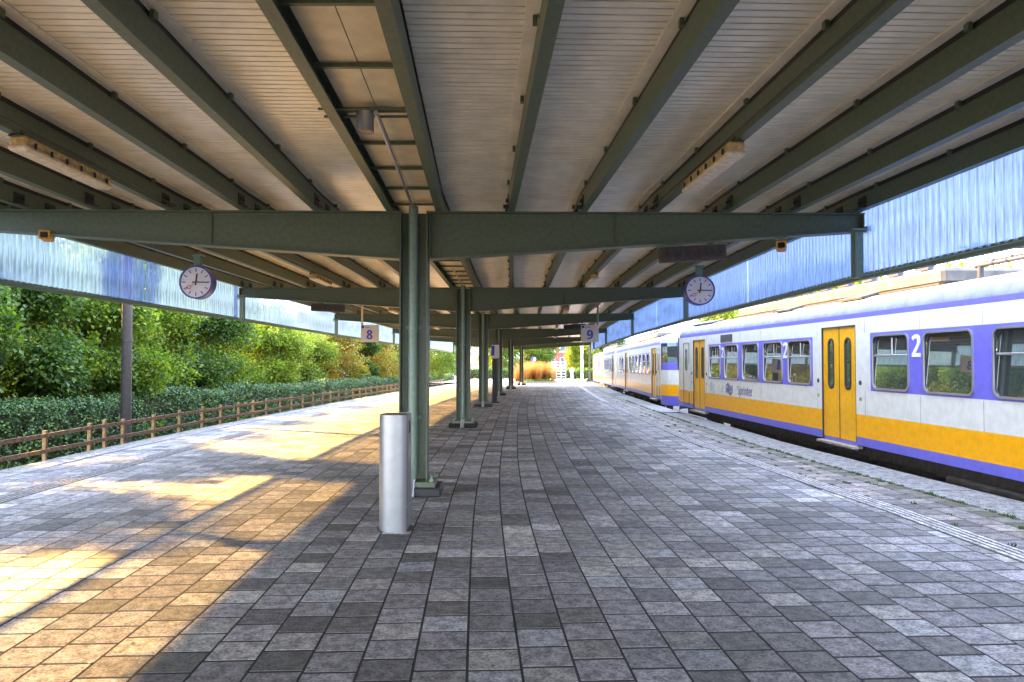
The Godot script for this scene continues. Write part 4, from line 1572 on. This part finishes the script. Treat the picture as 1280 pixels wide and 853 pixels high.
# ------------------------------------------------------------------ beyond the platform's end
func build_far_end() -> void:
	# planter with fountain grass
	var c := P(0.65, 71.5, 0)
	var pl := thing("planter_bed", "raised kerbed bed planted with fountain grass at the platform end", "planter", c)
	var m := MB.new()
	m.ring(rrect(4.4, 4.6, 1.6, 6), rrect(4.1, 4.3, 1.45, 6), Vector3(0, -0.05, 0), Vector3(1, 0, 0), Vector3(0, 0, -1), 0.27)
	part("kerb", m.done(), M.coping, pl)
	m = MB.new()
	m.plate(rrect(4.2, 4.4, 1.5, 6), Vector3(0, -0.05, 0), Vector3(1, 0, 0), Vector3(0, 0, -1), 0.2)
	part("soil", m.done(), M.soil, pl)
	var xf := []
	var cols := []
	var r := RandomNumberGenerator.new()
	r.seed = 5
	for i in 260:
		xf.append(Transform3D(Basis.from_euler(Vector3(0, r.randf() * TAU, 0)).scaled(Vector3(1.2, 0.8, 1.2)), Vector3(r.randf_range(-1.0, 1.7), 0.14, r.randf_range(1.1, 1.9))))
		cols.append(Color(0.13, 0.24, 0.03))
	scatter("ground_cover", blade_tuft(12, 0.35, 8), M.blade, xf, cols, pl)
	var tuft := blade_tuft(150, 1.75, 9)
	var spots := [[-1.5, 0.4, 0.85], [-0.8, 0.9, 1.0], [-0.1, -0.2, 1.1], [0.4, 0.8, 0.95], [1.0, 0.2, 1.0], [1.45, 0.7, 0.75], [-1.0, -1.0, 1.1], [0.8, -1.2, 1.0], [0.1, -1.6, 1.05]]
	for s in spots:
		var g := thing("fountain_grass", "clump of tall orange and straw-coloured fountain grass in the planter bed", "grass", c + Vector3(s[0], 0.12, s[1]), r.randf() * TAU, "fountain grass clumps in the bed")
		xf = []
		cols = []
		for j in 5:
			xf.append(Transform3D(Basis.from_euler(Vector3(0, r.randf() * TAU, 0)).scaled(Vector3(1.15, 1.0, 1.15) * s[2] * r.randf_range(0.8, 1.08)), Vector3(r.randf_range(-0.3, 0.3), 0, r.randf_range(-0.3, 0.3))))
			cols.append([Color(0.42, 0.22, 0.08), Color(0.46, 0.32, 0.12), Color(0.40, 0.15, 0.06), Color(0.30, 0.30, 0.08)][r.randi() % 4])
		var mi := MultiMeshInstance3D.new()
		mi.name = "blades"
		g.add_child(mi)
		fill_multi(mi, tuft, M.blade, xf, cols)
	# white slatted frame
	var at := Vector3(5.05, sag(82) - 0.02, -82)
	var fr := thing("slatted_frame", "white open slatted frame standing beyond the fountain grass", "frame", at)
	for x in [-0.74, -0.25, 0.25, 0.74]:
		m = MB.new()
		m.cbox(Vector3(x, 1.1, 0), Vector3(0.07, 2.2, 0.07), 0.01)
		part("upright", m.done(), M.far_white, fr)
	for j in 7:
		m = MB.new()
		m.cbox(Vector3(0, 0.2 + j * 0.31, 0.05), Vector3(1.56, 0.09, 0.03), 0.006)
		part("slat", m.done(), M.far_white, fr)
	# white ornament on a block
	var sc := thing("white_bollard_post", "small white post with rounded head beside the slatted frame", "post", Vector3(6.5, sag(82), -82.5))
	m = MB.new()
	m.tube(Vector3.ZERO, Vector3(0, 1.0, 0), 0.14, 0.12, 10)
	part("stem", m.done(), M.trim, sc)
	var sp := SphereMesh.new()
	sp.radius = 0.26; sp.height = 0.5; sp.radial_segments = 16; sp.rings = 8
	part("head", sp, M.trim, sc, Vector3(0, 1.15, 0))
	# brick building
	var bd := thing("brick_building", "red brick apartment building with blue-grey windows beyond the trees", "building", Vector3(11.5, -0.5, -150))
	m = MB.new()
	m.box(Vector3(0, 3.6, -5), Vector3(15.0, 7.2, 10))
	part("wall", m.done(), M.brick, bd)
	m = MB.new()
	m.cbox(Vector3(0, 7.3, -5), Vector3(15.5, 0.25, 10.5), 0.05)
	part("roof", m.done(), M.trim, bd)
	for row in 2:
		for k in 6:
			m = MB.new()
			var p := Vector3(-6.2 + k * 2.45, 1.9 + row * 3.0, 0)
			m.ring(rect(1.5, 1.9), rect(1.3, 1.7), p, Vector3.RIGHT, Vector3.UP, 0.08)
			var w := part("window", m.done(), M.far_white, bd)
			m = MB.new()
			m.plate(rect(1.3, 1.7), p, Vector3.RIGHT, Vector3.UP, 0.03)
			part("pane", m.done(), M.pane_far, w)
			m = MB.new()
			m.cbox(p + Vector3(0, -1.0, 0.1), Vector3(1.7, 0.1, 0.2), 0.01)
			part("sill", m.done(), M.trim, w)
	# signal masts at the platform end
	var spec := [["striped grey and white signal mast with an orange lamp head", 8.1, 88.0, 4.7, 0.16, true], ["thin dark mast beside the striped signal mast", 9.2, 90.0, 4.6, 0.09, false]]
	for s in spec:
		var ma := thing("signal_mast", s[0], "mast", Vector3(s[1], sag(s[2]), -s[2]))
		for j in 6:
			m = MB.new()
			m.tube(Vector3(0, s[3] / 6.0 * j, 0), Vector3(0, s[3] / 6.0 * (j + 1), 0), s[4], s[4], 10)
			part("shaft_section", m.done(), (M.bolt if j % 2 else M.metal) if s[5] else M.pole, ma)
		m = MB.new()
		m.cbox(Vector3(0, s[3] - 0.05, 0.14), Vector3(0.4, 0.5, 0.2), 0.03)
		part("head", m.done(), M.yellow_case if s[5] else M.pole, ma)
	# blue round sign on a post, seen over the grass
	var bs := thing("round_sign", "small round blue and white sign on a post behind the fountain grass", "sign", Vector3(2.15, sag(76), -76.0))
	m = MB.new()
	m.tube(Vector3.ZERO, Vector3(0, 2.1, 0), 0.035, 0.035, 8)
	part("post", m.done(), M.metal, bs)
	m = MB.new()
	m.plate(circle2(0.26), Vector3(0, 2.3, 0), Vector3.RIGHT, Vector3.UP, 0.04)
	part("disc", m.done(), M.sign_blue, bs)
	m = MB.new()
	m.plate(PackedVector2Array([Vector2(0.02, -0.16), Vector2(0.2, -0.16), Vector2(0.24, 0.0), Vector2(0.2, 0.16), Vector2(0.02, 0.16)]), Vector3(0, 2.3, 0.041), Vector3.RIGHT, Vector3.UP, 0.004)
	part("symbol", m.done(), M.trim, bs)
	# far hedge and low rail at the street
	var hd := thing("clipped_hedge", "clipped green hedge along the far side of the street", "hedge", Vector3(4.0, -0.5, -96))
	m = MB.new()
	m.cbox(Vector3(0, 0.45, 0), Vector3(22, 0.9, 1.0), 0.1)
	part("core", m.done(), M.soil, hd)
	xf = []
	cols = []
	for i in 2600:
		xf.append(Transform3D(Basis.from_euler(Vector3(r.randf(), r.randf() * TAU, r.randf())), Vector3(r.randf_range(-11, 11), r.randf_range(0.0, 1.05), r.randf_range(-0.55, 0.6))))
		var g := r.randf_range(0.6, 1.4)
		cols.append(Color(0.10 * g, 0.18 * g, 0.03 * g))
	scatter("foliage", leaf_clump(8, 0.25, 0.2, 61), M.leaf, xf, cols, hd)
	# pale building with slanted white masts behind the trees on the other side
	var pb := thing("pale_building", "pale building with slanted white masts glimpsed between the trees", "building", Vector3(-27, -0.95, -104))
	m = MB.new()
	m.box(Vector3(0, 3.6, -4), Vector3(22, 7.2, 8))
	part("wall", m.done(), M.trim, pb)
	for row in 2:
		for k in 8:
			m = MB.new()
			var p := Vector3(-9.6 + k * 2.7, 2.6 + row * 2.8, 0)
			m.plate(rect(2.0, 1.5), p, Vector3.RIGHT, Vector3.UP, 0.05)
			part("window", m.done(), M.pane_far, pb)
	for k in 4:
		m = MB.new()
		m.tube(Vector3(-4.0 + k * 2.9, 0, 1.5), Vector3(-2.6 + k * 2.9, 11.0, 1.5), 0.28, 0.2, 10)
		part("mast", m.done(), M.trim, pb)

# ------------------------------------------------------------------ fittings on the platform
func clock(label: String, at: Vector3) -> void:
	var c := thing("station_clock", label, "clock", at)
	var m := MB.new()
	m.tube(Vector3(0, 0, -0.09), Vector3(0, 0, 0.09), 0.30, 0.30, 40, false)
	m.ring(circle2(0.302, 40), circle2(0.275, 40), Vector3(0, 0, 0.085), Vector3.RIGHT, Vector3.UP, 0.018)
	m.ring(circle2(0.302, 40), circle2(0.275, 40), Vector3(0, 0, -0.085), Vector3.LEFT, Vector3.UP, 0.018)
	part("case", m.done(), M.clock_rim, c)
	for s in [1.0, -1.0]:
		m = MB.new()
		m.plate(circle2(0.278, 40), Vector3(0, 0, s * 0.08), Vector3.RIGHT * s, Vector3.UP, 0.008)
		var f := part("dial", m.done(), M.dial, c)
		for k in 12:
			m = MB.new()
			var a := TAU * k / 12.0
			var u := Vector2(sin(a), cos(a))
			var l := 0.055
			stroke(m, [u * 0.245, u * (0.245 - l)], 0.017, Vector3(0, 0, s * 0.0885), Vector3.RIGHT * s, Vector3.UP, 0.003)
			part("hour_mark", m.done(), M.sign_blue, f)
		m = MB.new()
		var ha := deg_to_rad(7.5)
		stroke(m, [Vector2(sin(ha), cos(ha)) * -0.05, Vector2(sin(ha), cos(ha)) * 0.15], 0.026, Vector3(0, 0, s * 0.093), Vector3.RIGHT * s, Vector3.UP, 0.004)
		part("hour_hand", m.done(), M.hand, f)
		m = MB.new()
		var ma := deg_to_rad(91.0)
		stroke(m, [Vector2(sin(ma), cos(ma)) * -0.06, Vector2(sin(ma), cos(ma)) * 0.225], 0.019, Vector3(0, 0, s * 0.098), Vector3.RIGHT * s, Vector3.UP, 0.004)
		part("minute_hand", m.done(), M.hand, f)
		m = MB.new()
		var sa := deg_to_rad(232.0)
		var su := Vector2(sin(sa), cos(sa))
		stroke(m, [su * -0.05, su * 0.12], 0.007, Vector3(0, 0, s * 0.103), Vector3.RIGHT * s, Vector3.UP, 0.003)
		m.ring(circle2(0.034, 16), circle2(0.024, 16), Vector3(su.x * s * 0.15, su.y * 0.15, s * 0.103), Vector3.RIGHT * s, Vector3.UP, 0.003)
		stroke(m, [su * 0.18, su * 0.22], 0.007, Vector3(0, 0, s * 0.103), Vector3.RIGHT * s, Vector3.UP, 0.003)
		part("second_hand", m.done(), M.red, f)
	m = MB.new()
	m.cbox(Vector3(0, 0.39, 0), Vector3(0.13, 0.2, 0.1), 0.006)
	m.cbox(Vector3(0, 0.5, 0), Vector3(0.2, 0.03, 0.16), 0.004)
	m.tube(Vector3(0.09, 0.52, 0), Vector3(0.05, 0.32, 0.05), 0.008, 0.008, 6)
	part("hanger", m.done(), M.green_light, c)

func track_sign(digit: String, label: String, at: Vector3, top: float) -> void:
	var s := thing("track_sign", label, "sign", at)
	var m := MB.new()
	m.cbox(Vector3(0, 0.29, 0), Vector3(0.6, 0.58, 0.1), 0.012)
	part("board", m.done(), M.sign, s)
	for f in [1.0, -1.0]:
		var t := part("numeral", lettering(digit, 0.31, 0.01), M.sign_blue, s, Vector3(0, 0.24, f * 0.053))
		if f < 0: t.rotation.y = PI
		m = MB.new()
		m.plate(rect(0.09, 0.09), Vector3(-0.235 * f, 0.515, f * 0.05), Vector3.RIGHT * f, Vector3.UP, 0.005)
		part("corner_mark", m.done(), M.sign_blue, s)
		m = MB.new()
		m.plate(rect(0.16, 0.022), Vector3(-0.08 * f, 0.50, f * 0.05), Vector3.RIGHT * f, Vector3.UP, 0.004)
		part("small_line", m.done(), M.text_grey, s)
	m = MB.new()
	m.tube(Vector3(0.27 if digit == "9" else -0.27, 0.3, 0), Vector3(0.27 if digit == "9" else -0.27, top - at.y, 0), 0.035, 0.035, 10)
	part("hanger_tube", m.done(), M.panel_beige if digit == "8" else M.green_light, s)

func build_fittings() -> void:
	# litter bin beside the first column
	var b := thing("litter_bin", "tall silver metal litter bin in front of the nearest green column", "bin", Vector3(-1.165, 0, -7.72))
	var out := PackedVector2Array()
	for k in 48:
		var a := TAU * k / 48.0
		var x := 0.172 * signf(cos(a)) * pow(absf(cos(a)), 0.75)
		var y := 0.2 * signf(sin(a)) * pow(absf(sin(a)), 0.85)
		out.append(Vector2(clampf(x, -0.2, 0.125), y))
	var m := MB.new()
	var ys := [0.0, 0.012, 0.02, 1.13, 1.15, 1.16]
	var ks := [0.94, 0.96, 1.0, 1.0, 0.985, 0.95]
	for j in 5:
		for k in 48:
			var p := out[k]
			var r := out[(k + 1) % 48]
			var n0 := Vector3(p.x / 0.172 if p.x < 0.124 else 1.0, 0.0, -p.y / 0.2 if p.x < 0.124 else 0.0).normalized()
			var n1 := Vector3(r.x / 0.172 if r.x < 0.124 else 1.0, 0.0, -r.y / 0.2 if r.x < 0.124 else 0.0).normalized()
			m.quadn(Vector3(p.x * ks[j], ys[j], -p.y * ks[j]), Vector3(r.x * ks[j], ys[j], -r.y * ks[j]), Vector3(r.x * ks[j + 1], ys[j + 1], -r.y * ks[j + 1]), Vector3(p.x * ks[j + 1], ys[j + 1], -p.y * ks[j + 1]), n0, n1, n1, n0)
	part("shell", m.done(), M.bin, b)
	m = MB.new()
	m.tube(Vector3(-0.172, 0.05, 0.0), Vector3(-0.172, 1.12, 0.0), 0.002, 0.002, 4)
	m.box(Vector3(0.1262, 0.6, 0.165), Vector3(0.003, 1.0, 0.004))
	part("door_seam", m.done(), M.black, b)
	m = MB.new()
	m.tube(Vector3(-0.01, 0.0, 0), Vector3(-0.01, 0.012, 0), 0.19, 0.185, 32)
	part("foot_ring", m.done(), M.black, b)
	m = MB.new()
	var lid := PackedVector2Array()
	for p in out: lid.append(p * 0.955)
	m.plate(lid, Vector3(0, 1.15, 0), Vector3(1, 0, 0), Vector3(0, 0, -1), 0.008)
	part("lid", m.done(), M.bin, b)
	m = MB.new()
	m.ring(rrect(0.17, 0.15, 0.05), rrect(0.15, 0.13, 0.04), Vector3(0.1255, 1.03, 0.02), Vector3(0, 0, -1), Vector3.UP, 0.006)
	part("slot_rim", m.done(), M.bin, b)
	m = MB.new()
	m.plate(rrect(0.152, 0.132, 0.042), Vector3(0.1255, 1.03, 0.02), Vector3(0, 0, -1), Vector3.UP, 0.002)
	part("slot", m.done(), M.black, b)
	m = MB.new()
	m.box(Vector3(0.1262, 0.78, -0.03), Vector3(0.003, 0.16, 0.012))
	m.box(Vector3(0.1262, 0.25, 0.02), Vector3(0.003, 0.006, 0.3))
	part("lock_strip", m.done(), M.metal, b)
	# clocks
	clock("round hanging clock between the platform and the train side sheets", Vector3(3.80, 3.12, -15.4))
	clock("round hanging clock on the side of the trees and fence", Vector3(-5.72, 3.12, -13.8))
	# signs
	track_sign("9", "grey hanging track sign reading 9 on the train side", P(3.85, 26.0, 2.40), 3.64)
	track_sign("8", "cream hanging track sign reading 8 on the fence side", P(-3.68, 26.0, 2.40), 3.64)
	# strip lights under the purlins
	for i in range(1, 7):
		for sgn in [-1.0, 1.0]:
			var t: float = 1.0 - 2.6 / (CD[i + 1] - CD[i])
			var p := R(i, t, sgn * 3.06, BEAM_TOP - 0.06)
			var yaw := -atan((CX[i + 1] - CX[i]) / (CD[i + 1] - CD[i]))
			var which: String = ["", "first", "second", "third", "fourth", "fifth", "sixth"][i]
			var l := thing("strip_light", "unlit strip light under the %s roof bay on the %s side" % [which, "fence" if sgn < 0 else "train"], "light", p, yaw, "strip lights under the canopy")
			m = MB.new()
			m.cbox(Vector3(0, 0.01, 0), Vector3(0.15, 0.075, 1.5), 0.02)
			part("housing", m.done(), M.lamp_case, l)
			m = MB.new()
			m.cbox(Vector3(0, -0.055, 0), Vector3(0.17, 0.06, 1.5), 0.022)
			part("diffuser", m.done(), M.lamp_cover, l)
			if i <= 2:
				for k in 6:
					m = MB.new()
					m.box(Vector3(-sgn * 0.087, -0.02, -0.62 + k * 0.25), Vector3(0.014, 0.05, 0.022))
					part("clip", m.done(), M.black, l)
				m = MB.new()
				m.tube(Vector3(0, 0.05, 0.6), Vector3(0, 0.09, 0.7), 0.01, 0.01, 6)
				m.tube(Vector3(0, 0.09, 0.7), Vector3(sgn * 0.05, 0.03, 0.78), 0.01, 0.01, 6)
				part("feed_cable", m.done(), M.cable, l)
	# can light hung in the valley gutter
	var gl := thing("gutter_lamp", "cylindrical metal can lamp hung in the valley gutter", "lamp", Vector3(cx(6.0) - 0.04, 3.585, -6.0))
	m = MB.new()
	m.tube(Vector3(0, -0.07, 0), Vector3(0, 0.09, 0), 0.07, 0.07, 24, false)
	part("can", m.done(), M.metal, gl)
	m = MB.new()
	m.tube(Vector3(0, -0.055, 0), Vector3(0, -0.05, 0), 0.066, 0.066, 24)
	part("reflector", m.done(), M.lamp_case, gl)
	for z in [-0.13, 0.06]:
		m = MB.new()
		m.tube(Vector3(-0.36, 0.1, z), Vector3(0.4, 0.1, z), 0.011, 0.011, 6)
		part("support_rod", m.done(), M.green, gl)
	# yellow surveillance cameras under the first beam
	for s in [[4.78, 3.19, "yellow camera housing under the beam on the train side"], [-4.70, 3.29, "yellow camera housing under the beam on the fence side"]]:
		var p := node_at(2, s[0], s[1])
		var k := thing("surveillance_camera", s[2], "camera", p, 0.35 * signf(s[0]) * -1.0, "surveillance cameras")
		m = MB.new()
		m.cbox(Vector3(0, 0, 0), Vector3(0.13, 0.11, 0.26), 0.016)
		part("housing", m.done(), M.yellow_case, k)
		m = MB.new()
		m.ring(rrect(0.13, 0.11, 0.02), rrect(0.09, 0.075, 0.015), Vector3(0, 0, 0.13), Vector3.RIGHT, Vector3.UP, 0.025)
		part("hood", m.done(), M.yellow_case, k)
		m = MB.new()
		m.plate(rrect(0.094, 0.08, 0.015), Vector3(0, 0, 0.131), Vector3.RIGHT, Vector3.UP, 0.006)
		part("window", m.done(), M.lens, k)
		m = MB.new()
		var up: float = BEAM_TOP - (0.60 - (absf(s[0]) - 0.186) * 0.0672) - s[1] - 0.012
		m.tube(Vector3(0, 0.04, -0.04), Vector3(0, up, -0.04), 0.014, 0.014, 8)
		m.cbox(Vector3(0, up - 0.01, -0.04), Vector3(0.16, 0.018, 0.1), 0.003)
		m.tube(Vector3(0.02, 0.05, 0.0), Vector3(0.05, up * 0.6, 0.03), 0.007, 0.007, 6)
		part("bracket", m.done(), M.green_light, k)
	# loudspeaker bars hung from the beams
	for s in [[2, 3.62, "dark brown loudspeaker bar under the first beam, train side"], [3, -3.55, "brown loudspeaker bar under the second beam, fence side"], [4, 3.55, "dark loudspeaker bar under the third beam, train side"]]:
		var hb: float = BEAM_TOP - (0.60 - (absf(s[1]) - 0.186) * 0.0672) - 0.016
		var p := node_at(s[0], s[1], hb - 0.135) + Vector3(0, 0, -0.05)
		var k := thing("loudspeaker_bar", s[2], "loudspeaker", p, 0.0, "loudspeaker bars under the beams")
		k.rotation.z = 0.05 * signf(s[1])
		m = MB.new()
		m.cbox(Vector3(0, 0, 0), Vector3(0.86, 0.19, 0.16), 0.012)
		part("case", m.done(), M.brown_case, k)
		for j in 6:
			m = MB.new()
			m.ring(circle2(0.058, 20), circle2(0.045, 20), Vector3(-0.34 + j * 0.136, 0, 0.079), Vector3.RIGHT, Vector3.UP, 0.008)
			m.plate(circle2(0.03, 12), Vector3(-0.34 + j * 0.136, 0, 0.079), Vector3.RIGHT, Vector3.UP, 0.004)
			part("cone", m.done(), M.black, k)
		m = MB.new()
		for x in [-0.3, 0.3]: m.cbox(Vector3(x, 0.115, 0), Vector3(0.04, 0.06, 0.1), 0.004)
		m.tube(Vector3(-0.46, 0.105, 0.03), Vector3(0.46, 0.105, 0.03), 0.01, 0.01, 6)
		part("bracket", m.done(), M.green_light, k)
	# slim information pillar beyond the third column
	var ip := thing("information_pillar", "slim dark information pillar with a blue head beside the third column", "pillar", P(0.28, 32.5, 0))
	m = MB.new()
	m.cbox(Vector3(0, 0.95, 0), Vector3(0.2, 1.9, 0.2), 0.02)
	part("shaft", m.done(), M.black, ip)
	m = MB.new()
	m.cbox(Vector3(0, 0.03, 0), Vector3(0.42, 0.06, 0.42), 0.01)
	part("foot", m.done(), M.black, ip)
	m = MB.new()
	m.cbox(Vector3(0.03, 2.2, 0), Vector3(0.34, 0.58, 0.16), 0.03)
	part("head", m.done(), M.sign, ip)
	m = MB.new()
	m.cbox(Vector3(-0.07, 2.24, 0.075), Vector3(0.14, 0.42, 0.02), 0.006)
	part("blue_panel", m.done(), M.sign_blue, ip)
